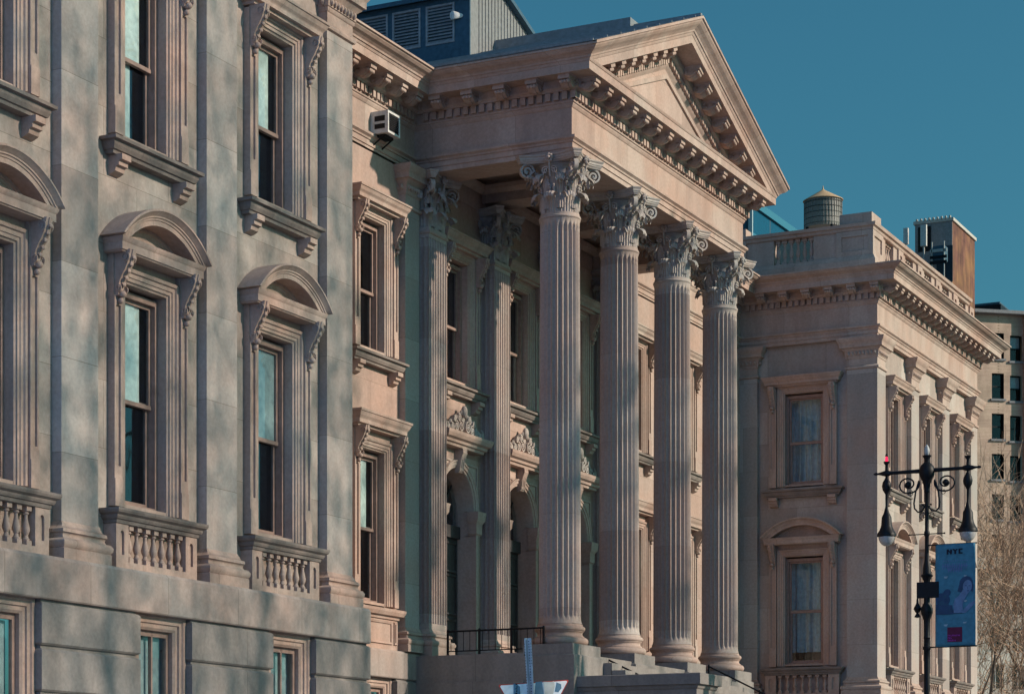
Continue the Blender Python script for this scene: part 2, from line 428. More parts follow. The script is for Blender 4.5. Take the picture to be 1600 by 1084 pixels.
for i,x in enumerate(PBX): todo.append((place(Pu,court,x,Y1), False, 'curtain' if i==1 else 'none', 60+i))
for t in todo: dress(*t)

# ------------------------------------------------------------------ walls (with real openings)
def wall(name, s0, s1, z0, z1, holes, fn, mat):
    ss = sorted({s0,s1,*[a for h in holes for a in h[:2] if s0<a<s1]}); zs = sorted({z0,z1,*[a for h in holes for a in h[2:] if z0<a<z1]})
    mb = MB()
    for a,b in zip(ss,ss[1:]):
        for c,d in zip(zs,zs[1:]):
            m,q = (a+b)/2,(c+d)/2
            if any(h[0]<m<h[1] and h[2]<q<h[3] for h in holes): continue
            mb.quad(fn(a,c),fn(b,c),fn(b,d),fn(a,d))
    return mb.build(name, mat, court, recalc=False)
HL = lambda x: (x-.63,x+.63,6.5,10.01); HU = lambda x: (x-.63,x+.63,12.24,15.23)
wall('wall', 21.0, XL-.1, 5.45, 16.8, [f(bay(k)) for k in range(3) for f in (HL,HU)], lambda s,z:(s,YW,z), M['wall'])
wall('wall', XR+.1, XE-.1, 5.45, 16.8, [f(rbay(k)) for k in range(3) for f in (HL,HU)], lambda s,z:(s,YW,z), M['wall'])
wall('wall', -Y1-.2, -Y0-.1, 5.45, 16.8, [HL(-YRET),HU(-YRET)], lambda s,z:(XWR,-s,z), M['wall'])
DOOR = lambda x: (x-1.16,x+1.16,5.2,10.34)
wall('wall', XL-.1, XR+.3, 4.9, 16.8, [f(x) for x in CWX for f in (HL,HU)] + [HU(x) for x in PBX] + [DOOR(x) for x in PBX], lambda s,z:(s,Y1,z), M['pinkwall'])
w = MB(); w.quad((XL-.02,Y0+.2,0),(XL-.02,Y1+.2,0),(XL-.02,Y1+.2,16.8),(XL-.02,Y0+.2,16.8)); w.quad((XE-.05,Y0+.2,0),(XE-.05,36,0),(XE-.05,36,18.8),(XE-.05,Y0+.2,18.8))
w.build('wall', M['wall'], court, recalc=False)

# basement: rusticated courses, plain band over it
def basement(path_x0, path_x1, yf, wins, z_low=0):
    mb = MB(); mb.box(path_x0, path_x1, yf+.06, yf+.5, -.2, 4.86) if not wins else None
    edges = [path_x0] + [e for x in wins for e in (x-.80,x+.80)] + [path_x1]
    for i in range(0,len(edges),2):
        a,b = edges[i],edges[i+1]
        if wins: mb.box(a+.02,b-.02,yf+.06,yf+.5,-.2,4.86)
        z = 4.84
        while z > 0:
            c = .03
            mb.sweep([(a,yf+.3),(a,yf+c),(b,yf+c),(b,yf+.3)], [(-.1,z-.655),(0,z-.655),(c,z-.655+c),(c,z-.03-c),(0,z-.03),(-.1,z-.03)])
            z -= .675
    return mb.build('basement_wall', M['base'], court)
basement(21.0, XL+.25, 19.77, [bay(k) for k in (2,1,0)])
basement(XR-.25, XE+.25, 19.77, [rbay(k) for k in range(3)])
basement(XL+.3, 50.1, 24.2, [48.35])
mb = MB()
mb.sweep([(24.3,XR-.25),(0,0)][:0] or [(XR-.22,24.2),(XR-.22,20.05)], [(0,-.2),(0,4.86)]); mb.build('basement_wall', M['base'], court)
bandp = [(21,Y0),(XL,Y0),(XL,Y1),(XR,Y1),(XR,Y0),(XE,Y0),(XE,32)]
mb = MB(); mb.sweep(bandp, [(-.3,4.85),(.235,4.85),(.25,4.87),(.25,5.44),(.22,5.49),(-.3,5.505)])
mb.build('band_course', M['band'], court)
def make_basement_window():
    mb = MB(); zt = 4.62
    ring(.5, 2.4, zt, [(0,.16),(0,.03),(.04,.0),(.10,0),(.11,-.03),(.18,-.03),(.20,-.06),(.27,-.06),(.28,-.02),(.28,.2)], mb)
    w = mb.build('basement_window', M['trim'], court)
    f = MB()
    for x0,x1 in ((-.5,-.42),(.42,.5),(-.02,.02)): f.box(x0,x1,.10,.16,2.4,zt)
    f.box(-.42,.42,.10,.16,zt-.09,zt); f.box(-.42,.42,.10,.16,2.4,2.5); f.build('frame', M['sash'], w)
    g = MB(); g.box(-.42,.42,.13,.135,2.5,zt-.09); g.build('pane', M['glass'], w)
    r = MB(); r.quad((-.5,.5,2.3),(.5,.5,2.3),(.5,.5,zt),(-.5,.5,zt)); r.build('interior', M['room'], w, recalc=False)
    b = MB(); b.box(-.42,.42,.22,.23,3.4,zt-.1); b.build('blind', M['blind'], w)
    return w
pw = make_basement_window()
for i,(x,y) in enumerate([(bay(0),19.95),(bay(1),19.95),(bay(2),19.95),(48.35,24.40)]): place(pw,court,x,y,0,i==0)

# ------------------------------------------------------------------ pilasters of the pavilions
BASEP = [(-.05,5.50),(.15,5.50),(.15,5.66),(.135,5.67),(.165,5.71),(.17,5.76),(.14,5.81),(.09,5.82),(.07,5.86),(.085,5.90),(.10,5.91),(.095,5.96),(.05,5.98),(.03,6.03),(0,6.08),(-.05,6.08)]
CAPP = [(-.05,15.77),(0,15.77),(.045,15.79),(.055,15.83),(.045,15.87),(.004,15.89),(.004,16.10),(.03,16.12),(.035,16.18),(.05,16.19),(.06,16.34),(.13,16.40),(.15,16.43),(.19,16.44),(.195,16.56),(.21,16.58),(.25,16.64),(.27,16.70),(.275,16.745),(-.05,16.745)]
def pilaster(x0, x1, y0, y1, par=court):
    mb = MB(); mb.box(x0,x1,y0,y1,5.9,16.76)
    p = mb.build('pilaster', M['pil'], par)
    loop = [(x0,y0),(x1,y0),(x1,y1),(x0,y1)]
    b = MB(); b.sweep(loop, BASEP, closed=True); b.build('pilaster_base', M['trim'], p, 50)
    c = MB(); c.sweep(loop, CAPP, closed=True)
    for (ax,ay),(bx,by) in ((loop[0],loop[1]),(loop[3],loop[0])):
        L = sqrt((bx-ax)**2+(by-ay)**2); n = max(1,int(L/.115)); nx,ny = (by-ay)/L,-(bx-ax)/L
        for i in range(n):
            t = (i+.5)/n; c.ball((ax+(bx-ax)*t+nx*.065, ay+(by-ay)*t+ny*.065, 16.27), .062, 6, 4, (.75,.75,1.15))
    c.build('pilaster_capital', M['trim'], p, 50)
for k in range(4): pilaster(XL-W-k*P, XL-k*P, Y0, Y0+.97)
for k in range(4): pilaster(XR+k*P, XR+k*P+W, Y0, Y0+.97)
pilaster(XR, XR+.6, 23.88, Y1+.1)                                  # inner corner of the east wing
for x0 in (49.72, 2*XC-50.47): pilaster(x0, x0+.75, 24.29, 24.9)    # beside the portico

# ------------------------------------------------------------------ entablature
ARF = [(-.45,16.75),(0,16.75),(0,16.86),(.025,16.865),(.025,16.985),(.05,16.99),(.06,17.03),(.10,17.06),(.115,17.07),(.115,17.125),(.0,17.14),(0,17.77),
       (.02,17.79),(.045,17.84),(.05,17.87),(.075,17.88),(.08,17.915),(.06,17.92),(.06,18.12),(.15,18.125),(.16,18.16),(.20,18.19),(.205,18.22),(.20,18.225),(.20,18.375),(-.45,18.375)]
CORO = [(-.4,18.37),(.66,18.37),(.67,18.355),(.70,18.355),(.70,18.53),(.715,18.54),(.73,18.575),(.735,18.595)]
SIMA = [(.735,18.595),(.76,18.60),(.775,18.64),(.83,18.68),(.90,18.715),(.95,18.76),(.965,18.79),(1.0,18.795),(1.0,18.84),(-.4,18.88)]
EP = [(21,Y0),(XL,Y0),(XL,Y1),(XC-E,Y1),(XC-E,YP),(XC+E,YP),(XC+E,Y1),(XR,Y1),(XR,Y0),(XE,Y0),(XE,34)]
mb = MB(); mb.sweep(EP, ARF)
# inner faces and soffits of the portico beams, with cross beams from column to wall
xi, xo = XC-E+.003, XC+E-.003
mb.box(xi+.0,xi+1.02,YP+1.02,Y1-.02,16.753,17.7); mb.box(xo-1.02,xo,YP+1.02,Y1-.02,16.753,17.7); mb.box(xi,xo,YP+.003,YP+1.02,16.753,17.7)
for x in colx[1:3]: mb.box(x-.42,x+.42,YP+1.02,Y1-.02,16.93,17.7)
for x in PBX:
    mb.sweep([(x-1.3,YP+1.1),(x+1.3,YP+1.1),(x+1.3,Y1-.1),(x-1.3,Y1-.1)], [(0,17.1),(-.12,17.2),(-.14,17.3)], closed=True)
mb.box(xi+.1,xo-.1,YP+.1,Y1-.03,17.45,17.65)
mb.box(xi,xo,Y1-.015,Y1+.3,16.72,17.75)
def dentils(mb, a, b, pitch=.20, w=.125, e0=.0, e1=.0):
    L = sqrt((b[0]-a[0])**2+(b[1]-a[1])**2); d = ((b[0]-a[0])/L,(b[1]-a[1])/L); nr = (d[1],-d[0])
    n = int(round((L-e0-e1)/pitch)); st = (L-e0-e1)/n
    for i in range(n+1):
        c = e0 + i*st
        q = []
        for (s,o) in ((c-w/2,.05),(c+w/2,.05),(c+w/2,.145),(c-w/2,.145)): q.append((a[0]+d[0]*s+nr[0]*o, a[1]+d[1]*s+nr[1]*o))
        mb.prism(q, lambda p,r,t:(p,r,t), 17.945, 18.118)
D = .082
dentils(mb,(XL+2,Y1),(XC-E,Y1),e1=.35); dentils(mb,(XC-E,Y1),(XC-E,YP),e0=.35,e1=-D); dentils(mb,(XC-E,YP),(XC+E,YP),e0=-D,e1=-D)
dentils(mb,(XR,Y1),(XR,Y0),e0=.3,e1=-D); dentils(mb,(XR,Y0),(XE,Y0),e0=-D,e1=-D); dentils(mb,(XL-4,Y0),(XL,Y0),e1=-D)
ent = mb.build('entablature', M['trim'], court)
cor = MB(); cor.sweep(EP, CORO, caps=False)
cor.sweep(EP, SIMA, segs=range(0,4), caps=False); cor.sweep(EP, SIMA, segs=range(6,10), caps=False)
# weathered top of the horizontal cornice under the pediment
yb = YP; cor.quad((XC-E-.735,YP-.735,18.596),(XC+E+.735,YP-.735,18.596),(XC+E+.2,YP+.06,18.64),(XC-E-.2,YP+.06,18.64))
cornice = cor.build('cornice', M['trim'], court)
MOD = None
def modillion(x, y, z, rz=0, ry=0, par=None):
    global MOD
    if MOD is None:
        m = MB()
        m.sweep([(-.15,.02),(-.15,-.43),(.15,-.43),(.15,.02)], [(-.16,-.115),(-.01,-.115),(-.01,-.028),(.006,-.02),(.015,0.0),(-.16,0.0)])
        pr = [(0,-.075),(.345,-.075),(.35,-.12),(.33,-.17)]
        for i in range(10):
            t = i/9; pr.append((.30-.30*t, -.19 - .055*sin(pi*t*1.25) - .05*t))
        m.prism(pr, lambda p,q,t:(t,-p,q), -.125, .125)
        m.prism([(p*.93+.02, q-.018 if q<-.08 else q) for p,q in pr], lambda p,q,t:(t,-p,q), -.05, .05)
        for sx in (-1,1):
            for (p,q,r) in ((.09,-.165,.075),(.31,-.135,.045)):
                sp = [(p+r*(1-.7*i/18)*cos(i/18*2*pi*1.3), q+r*(1-.7*i/18)*sin(i/18*2*pi*1.3)) for i in range(19)]
                m.ribbon(sp, .02, .02, lambda a,b,c:(sx*.13+c,-a,b))
        for sx in (-1,0,1): m.ball((sx*.075,-.36,-.165), .05, 7, 5, (1,.8,1))
        o = m.build('modillion', M['trim'], par, 40); MOD = o.data
    else: o = link('modillion', MOD, par)
    o.location = (x,y,z); o.rotation_euler = (0,ry,rz); return o
ZM = 18.372
def mods(a, b, rz, pitch, e0, e1, par):
    L = sqrt((b[0]-a[0])**2+(b[1]-a[1])**2); d = ((b[0]-a[0])/L,(b[1]-a[1])/L); nr = (d[1],-d[0])
    n = int(round((L-e0-e1)/pitch)); st = (L-e0-e1)/n
    for i in range(n+1):
        s = e0+i*st; modillion(a[0]+d[0]*s+nr[0]*.2, a[1]+d[1]*s+nr[1]*.2, ZM, rz, 0, par)
mods((XL+4.3,Y1),(XC-E,Y1),0,.80,.2,.95,cornice); mods((XC-E,Y1),(XC-E,YP),RZX,.79,.80,-.05,cornice)
mods((XC-E,YP),(XC+E,YP),0,.80,.05,.05,cornice)
mods((XR,Y1),(XR,Y0),RZX,.68,.85,-.05,cornice); mods((XR,Y0),(XE,Y0),0,.70,-.05+.15,.05,cornice); mods((XL-1.5,Y0),(XL,Y0),0,.7,0,.05,cornice)

# ------------------------------------------------------------------ pediment
SL = .367
ped = MB()
ped.add([(XC-E-.1,YP+.0,18.45),(XC+E+.1,YP+.0,18.45),(XC,YP+.0,20.75)], [(0,1,2)])
pediment = ped.build('pediment', M['pinkwall'], court, recalc=False)
RPRO = [(1.0,18.86+SL),(1.0,18.795+SL),(.965,18.79+.965*SL),(.95,18.76+.95*SL),(.90,18.715+.9*SL),(.83,18.68+.83*SL),(.775,18.64+.775*SL),(.76,18.60+.76*SL),(.735,18.595+.735*SL),
        (.73,18.575+.73*SL),(.715,18.54+.715*SL),(.70,18.53+.70*SL),(.70,18.60),(.67,18.60),(.66,18.62),(.20,18.62),(.20,18.44),(.205,18.42),(.16,18.38),(.15,18.36),(.06,18.355),(.06,18.18),(.08,18.17),(.05,18.12),(.02,18.08),(.0,18.05)]
for sg in (1,-1):
    r = MB(); vs = []; k = len(RPRO)
    for o,zr in RPRO:
        xs = -E-o
        zmin = 18.60
        if o < .735: xs = max(xs, -E + (zmin - zr)/SL)
        vs.append((XC+sg*xs, YP-o, zr+SL*(xs+E)))
    for o,zr in RPRO: vs.append((XC, YP-o, zr+SL*E))
    r.add(vs, [(q,q+1,k+q+1,k+q) for q in range(k-1)])
    n = 30
    for i in range(n):                                   # raking dentils
        x0 = 1.45 + i*.155*1.0
        if x0 > E-.1: break
        for_q = [(x0,18.20+SL*x0),(x0+.10,18.20+SL*(x0+.10)),(x0+.10,18.35+SL*(x0+.10)),(x0,18.35+SL*x0)]
        r.prism([(XC+sg*(-E+p),q) for p,q in for_q], lambda p,q,t:(p,t,q), YP-.145, YP-.05)
    # raised inner frame of the tympanum
    q0 = [(XC+sg*(-E+2.3),18.86),(XC,17.93+SL*E)]
    r.prism([(q0[0][0],q0[0][1]-.12),(q0[0][0],q0[0][1]),q0[1],(q0[1][0],q0[1][1]-.12)], lambda p,q,t:(p,t,q), YP-.05, YP+.01)
    rc = r.build('raking_cornice', M['trim'], pediment, recalc=True)
    for i in range(8):
        xx = .95 + i*.70
        if xx > E-.3: break
        modillion(XC+sg*(-E+xx), YP-.2, 18.618+SL*xx, 0, -sg*math.atan(SL), rc)
# roofs
rf = MB(); zE = 18.862; t = E+1.0
for sg in (1,-1):
    rf.quad((XC-sg*t,YP-1.0,zE+.004),(XC,YP-1.0,zE+SL*t+.004),(XC,31,zE+SL*t+.004),(XC-sg*t,31,zE+.004))
    for i in range(9):
        x = i*.85+.3
        rf.box(XC-sg*x-.015,XC-sg*x+.015,YP-.9,31,zE+SL*(t-x)-.02,zE+SL*(t-x)+.05)
rf.box(XC-.3,XC+.3,21.3,31,zE+SL*t-.2,zE+SL*t+.17)
rf.box(XC-.06,XC+.06,YP-.95,31,zE+SL*t-.05,zE+SL*t+.06)
rf.box(XL-5,XR+5,Y1-.2,40,18.5,18.86)
rf.box(21,XL-.1,Y0-.2,40,18.5,18.85); rf.box(XR+.1,XE-.1,Y0-.2,40,18.5,18.85)
rf.build('roof', M['roof'], court)
# louvred penthouse astride the ridge
ph = MB(); x0,x1,ya,yb2,ze = 54.92,2*XC-54.92,25.0,31.0,22.45
ph.cur = 0
ph.add([(x0,ya,19.5),(x1,ya,19.5),(x1,ya,ze),(XC,ya,ze+.31*(XC-x0)),(x0,ya,ze)],[(0,1,2,3,4)])
for i in range(16): 
    xx = x0+.5+i*.2
    ph.box(xx-.012,xx+.012,ya-.02,ya,19.5,ze+.31*min(xx-x0,x1-xx)-.02)
ph.cur = 1  # side walls in a darker, bluer colour than the front
ph.quad((x0,ya,19.5),(x0,ya,ze),(x0,yb2,ze),(x0,yb2,19.5)); ph.quad((x1,ya,19.5),(x1,yb2,19.5),(x1,yb2,ze),(x1,ya,ze))
for sg in (1,-1):
    ph.prism([(XC-sg*(XC-x0+.28),ze-.09),(XC-sg*(XC-x0+.28),ze+.02),(XC,ze+.02+.31*(XC-x0+.28)),(XC,ze-.09+.31*(XC-x0+.28))], lambda p,q,t:(p,t,q), ya-.16, yb2)
for z0,z1 in ((20.2,21.26),(22.26,22.40)): ph.box(x0-.05,x0,ya,yb2,z0,z1)
for ya2,yb3 in ((25.0,25.42),(26.22,26.37),(27.15,27.30),(28.10,31)): ph.box(x0-.05,x0,ya2,yb3,21.26,22.26)
pent = ph.build('penthouse', [M['panel'],M['louv']], court)
for ya2 in (25.42,26.37,27.30):
    lv = MB(); yb3 = ya2+.80
    for a,b,c,d in ((ya2,ya2+.05,21.26,22.26),(yb3-.05,yb3,21.26,22.26),(ya2+.05,yb3-.05,21.26,21.31),(ya2+.05,yb3-.05,22.21,22.26)): lv.box(x0-.075,x0-.0,a,b,c,d)
    for i in range(11):
        z = 21.33+i*.081
        lv.prism([(x0-.065,z),(x0-.06,z-.012),(x0+.0,z+.045),(x0-.0,z+.057)], lambda p,q,t:(p,t,q), ya2+.05, yb3-.05)
    lv.build('louvre', M['slat'], pent)
fl = thing('floodlight', 'small white cone floodlight fixed on the blue louvred penthouse wall', 'floodlight', (x0-.05,25.2,21.88))
f = MB(); f.lathe([(.03,0),(.05,.03),(.10,.20),(.11,.27),(.10,.275)], 14, fn=lambda x,y,z:(-z*.6,z*.8+y*.6-.0,x)); f.build('lamp_shade', M['white'], fl, 40)
f = MB(); f.tube([(.05,0,0),(-.02,.02,0)],.025); f.build('bracket', M['white'], fl)

# ------------------------------------------------------------------ columns
def fluted_column():
    n, sub = 24, 8; z0, z1 = 6.09, 15.34; rows = []
    zs = [z0,z0+.04,z0+.10,z0+.14,z0+.17,z0+.20,z0+.23,z0+.27,z0+.34]+[z0+.34+(z1-.30-z0-.34)*i/14 for i in range(1,14)]+[z1-.30,z1-.24,z1-.20,z1-.17,z1-.14,z1-.11,z1-.06,z1]
    vs = []
    for z in zs:
        t = (z-z0)/(z1-z0); R = .482-.030*t**1.6
        if z < z0+.10: R += .035*(1-(z-z0)/.10)**2
        if z > z1-.06: R += .02*((z-z1+.06)/.06)**2
        e = min(z-z0-.13, z1-.10-z); full = .058
        dep = 0 if e <= 0 else full*min(1, sqrt(max(0,1-(1-min(e/.14,1))**2)))
        wid = 1 if e > .14 else (sqrt(max(0,1-(1-max(e,0)/.14)**2)) if e > 0 else 0)
        for i in range(n*sub):
            f = (i % sub)/sub; x = (f-.5)/.385          # fillet 20 percent
            d = dep*sqrt(max(0,1-(x/max(wid,.05))**2)) if abs(x) < max(wid,.05) else 0
            a = 2*pi*i/(n*sub); vs.append(((R-d)*cos(a),(R-d)*sin(a),z))
    N = n*sub; mb = MB()
    mb.add(vs, [(r*N+i, r*N+(i+1)%N, (r+1)*N+(i+1)%N, (r+1)*N+i) for r in range(len(zs)-1) for i in range(N)])
    mb.lathe([(.452,15.34),(.475,15.35),(.485,15.38),(.475,15.41),(.452,15.42),(.45,15.47)], 48)
    return mb
def torus_base():
    mb = MB(); pr = [(.50,5.60),(.585,5.60)]
    for i in range(9): a = -pi/2+pi*i/8; pr.append((.575+.075*cos(a), 5.69+.085*sin(a)))
    pr += [(.56,5.78),(.56,5.80),(.525,5.82),(.512,5.86),(.525,5.90),(.545,5.91),(.545,5.925)]
    for i in range(7): a = -pi/2+pi*i/6; pr.append((.535+.045*cos(a), 5.98+.055*sin(a)))
    pr += [(.52,6.04),(.52,6.07),(.50,6.095)]
    mb.lathe(pr, 56); return mb
def capital(square=False):
    H = 1.30; mb = MB()
    def wp(x,y,z):
        if not square: return (x,y,z)
        a = atan2(y,x); k = 1/max(abs(cos(a)),abs(sin(a))); f = max(0,min(1,(1.02-z/H)/.55)); k = 1+(k-1)*f*.92
        return (x*k*1.03, y*k*1.03, z)
    mb.lathe([(.425,0),(.41,.1),(.40,.3),(.405,.6),(.43,.9),(.49,1.06),(.54,1.10),(.52,1.13)], 48, fn=wp)
    def leaf(th, zb, h, R0, wd, cr):
        nu, nv = 18, 20; vs = []
        for j in range(nv+1):
            t = j/nv
            if t < .62: q = t/.62; r = R0+.012+.035*q**3; z = zb+(h-cr)*q; da = 0
            else:
                a = (t-.62)/.38*radians(205); r = R0+.047+cr*1.15*(1-cos(a)); z = zb+(h-cr)+cr*sin(a); da = (t-.62)/.38
            w = wd*(.86+.14*sin(pi*min(1,t*.8)))
            if t > .80: w *= 1-.30*((t-.80)/.20)**2
            lob = abs(sin(t*pi*4.5+.4))
            for i in range(nu+1):
                s = 2*i/nu-1
                ww = w*(1-.24*(1-lob)*abs(s)**2)
                rib = .5+.5*cos(s*pi*4)
                rad = r - .030*s*s*(1-da) + .020*rib*(1-.4*da) - .022*(1-lob)*(abs(s)>.45)
                lat = s*ww/2
                x, y = rad, lat
                vs.append(wp(x*cos(th)-y*sin(th), x*sin(th)+y*cos(th), z - .055*s*s*da + .020*(rib-.5)*da - .03*abs(s)*(t<.62)*t))
        k = nu+1
        mb.add(vs, [(j*k+i,j*k+i+1,(j+1)*k+i+1,(j+1)*k+i) for j in range(nv) for i in range(nu)])
    for i in range(8): leaf(i*pi/4, -.01, .47, .415, .315, .085)
    for i in range(8): leaf(i*pi/4+pi/8, .10, .76, .43, .27, .125)
    for i in range(8):
        th = i*pi/4; c,s = cos(th),sin(th)
        for dz,rr_ in ((.50,.03),(.56,.035),(.62,.03)):
            for sg in (-1,1): mb.ball(wp((.47+.05*(dz-.5)*10*.3)*c-sg*.05*s,(.47+.05*(dz-.5)*10*.3)*s+sg*.05*c,dz), rr_, 6, 4, (1,1,1.4))
    for i in range(4):
        leaf(pi/4+i*pi/2, .58, .40, .50, .20, .085)
        th = pi/4+i*pi/2; c,s = cos(th),sin(th)
        for n_ in range(5):
            t = n_/4
            for sg in (-1,1): mb.ball(((.55+.26*t)*c-sg*.07*s, (.55+.26*t)*s+sg*.07*c, .66+.17*t+.05*sin(pi*t)), .038, 6, 4, (1,1,1.3))
    # corner volutes and inner helices
    for i in range(4):
        th = pi/4+i*pi/2; c,s = cos(th),sin(th); pts = []
        for j in range(10): t = j/9; pts.append((.46+.10*t+.14*t*t, .58+.50*t-.02*t*t))
        cx,cz,r0 = .82,.96,.175
        for j in range(40): a = radians(140)-j/39*2*pi*1.65; rr = r0*(1-.80*j/39); pts.append((cx+rr*cos(a), cz+rr*sin(a)))
        mb.ribbon(pts, .10, .042, lambda p,q,k: (p*c-k*s, p*s+k*c, q))
        mb.ball((cx*c,cx*s,cz), .045, 8, 5, (1,1,1))
        th = i*pi/2; c,s = cos(th),sin(th)
        for sg in (-1,1):
            pts = [(sg*(.26-.16*j/7), .62+.34*j/7) for j in range(8)]
            for j in range(28): a = radians(35)+j/27*2*pi*1.4; rr = .085*(1-.75*j/27); pts.append((sg*(.035+.075-.0+rr*-cos(a)*-1*-1), .93+rr*sin(a)))
            mb.ribbon(pts, .06, .026, lambda p,q,k: ((.60+k)*c-p*s, (.60+k)*s+p*c, q))
        # flower on the abacus
        for j in range(8):
            a = j*pi/4; mb.ball(((.66)*c-.07*cos(a)*s, .66*s+.07*cos(a)*c, 1.20+.07*sin(a)), .045, 6, 4)
        mb.ball((.70*c,.70*s,1.20), .05, 8, 5); mb.tube([(.58*c,.58*s,.8),(.63*c,.63*s,1.0),(.66*c,.66*s,1.14)], .025)
    # concave abacus
    def outline(g):
        o = []
        for i in range(4):
            th = -pi/2+i*pi/2; c,s = cos(th),sin(th)
            for j in range(13):
                t = -1+2*j/12; x = t*.66; y = .79-.20*(1-t*t)+g
                o.append((y*c-x*s, y*s+x*c))
        return o
    def lay(levels):
        vs = []; n = 52
        for g,z in levels: vs += [(x,y,z) for x,y in outline(g)]
        fs = [(l*n+i,l*n+(i+1)%n,(l+1)*n+(i+1)%n,(l+1)*n+i) for l in range(len(levels)-1) for i in range(n)] + [tuple(range(n))[::-1], tuple(range((len(levels)-1)*n,len(levels)*n))]
        mb.add(vs, fs)
    lay([(-.06,1.125),(-.05,1.15),(-.02,1.17),(-.015,1.20),(.0,1.205),(.0,1.25),(.03,1.27),(.035,1.298)])
    return mb
shaft_o = None
for k,x in enumerate(colx):
    if k == 0:
        shaft_o = fluted_column().build('column', M['col'], court, 50); shaft_o.location = (x,YC,0)
        b_o = torus_base().build('column_base', M['trim'], shaft_o, 60)
        c_o = capital().build('capital', M['cap'], shaft_o, 45); c_o.location = (0,0,15.455)
    else:
        o = copy_tree(shaft_o, court); o.location = (x,YC,0)
for k,x in enumerate(colx):
    h = .85 if k == 0 else .70; mb = MB()
    mb.sweep([(x-h,YP-.17),(x+h,YP-.17),(x+h,21.55),(x-h,21.55)], [(-.2,-.2),(.05,-.2),(.05,5.33),(.03,5.35),(0,5.36),(0,5.60),(-.6,5.601)], closed=True)
    mb.build('pedestal', M['base'], court)
# fluted pilasters on the wall behind
def fluted_pilaster(x):
    hw, yf = .485, 24.08; pts = []
    def side(a, b, n):
        L = sqrt((b[0]-a[0])**2+(b[1]-a[1])**2); d = ((b[0]-a[0])/L,(b[1]-a[1])/L); nr = (d[1],-d[0]); p = L/n
        for i in range(n):
            c = (i+.5)*p; r = p*.38
            for j in range(7):
                an = pi*j/6; s = c-r*cos(an); o = -r*.95*sin(an); pts.append((a[0]+d[0]*s+nr[0]*o, a[1]+d[1]*s+nr[1]*o))
    pts.append((x-hw,Y1+.05)); 
    side((x-hw,Y1),(x-hw,yf),3); pts.append((x-hw,yf)); side((x-hw,yf),(x+hw,yf),7); pts.append((x+hw,yf)); side((x+hw,yf),(x+hw,Y1),3); pts.append((x+hw,Y1+.05))
    mb = MB(); mb.prism(pts, lambda p,q,t:(p,q,t), 6.22, 15.26)
    mb.box(x-hw,x+hw,yf,Y1+.05,6.0,6.22); mb.box(x-hw,x+hw,yf,Y1+.05,15.26,15.5)
    loop = [(x-hw,yf),(x+hw,yf),(x+hw,Y1+.05),(x-hw,Y1+.05)]
    p = mb.build('fluted_pilaster', M['col'], court)
    b = MB(); b.sweep(loop, [(d,z-.1 if z < 5.55 else z) for d,z in BASEP], closed=True); b.build('pilaster_base', M['trim'], p, 50)
    b = MB(); b.sweep(loop, [(-.02,15.34),(.02,15.35),(.035,15.38),(.02,15.42),(-.02,15.43)], closed=True); b.build('astragal', M['trim'], p)
    return p
cq = None
for x in colx:
    p = fluted_pilaster(x)
    if cq is None: cq = capital(True).build('capital', M['cap'], p, 45); o = cq
    else: o = link('capital', cq.data, p)
    o.location = (x, 24.56, 15.455)

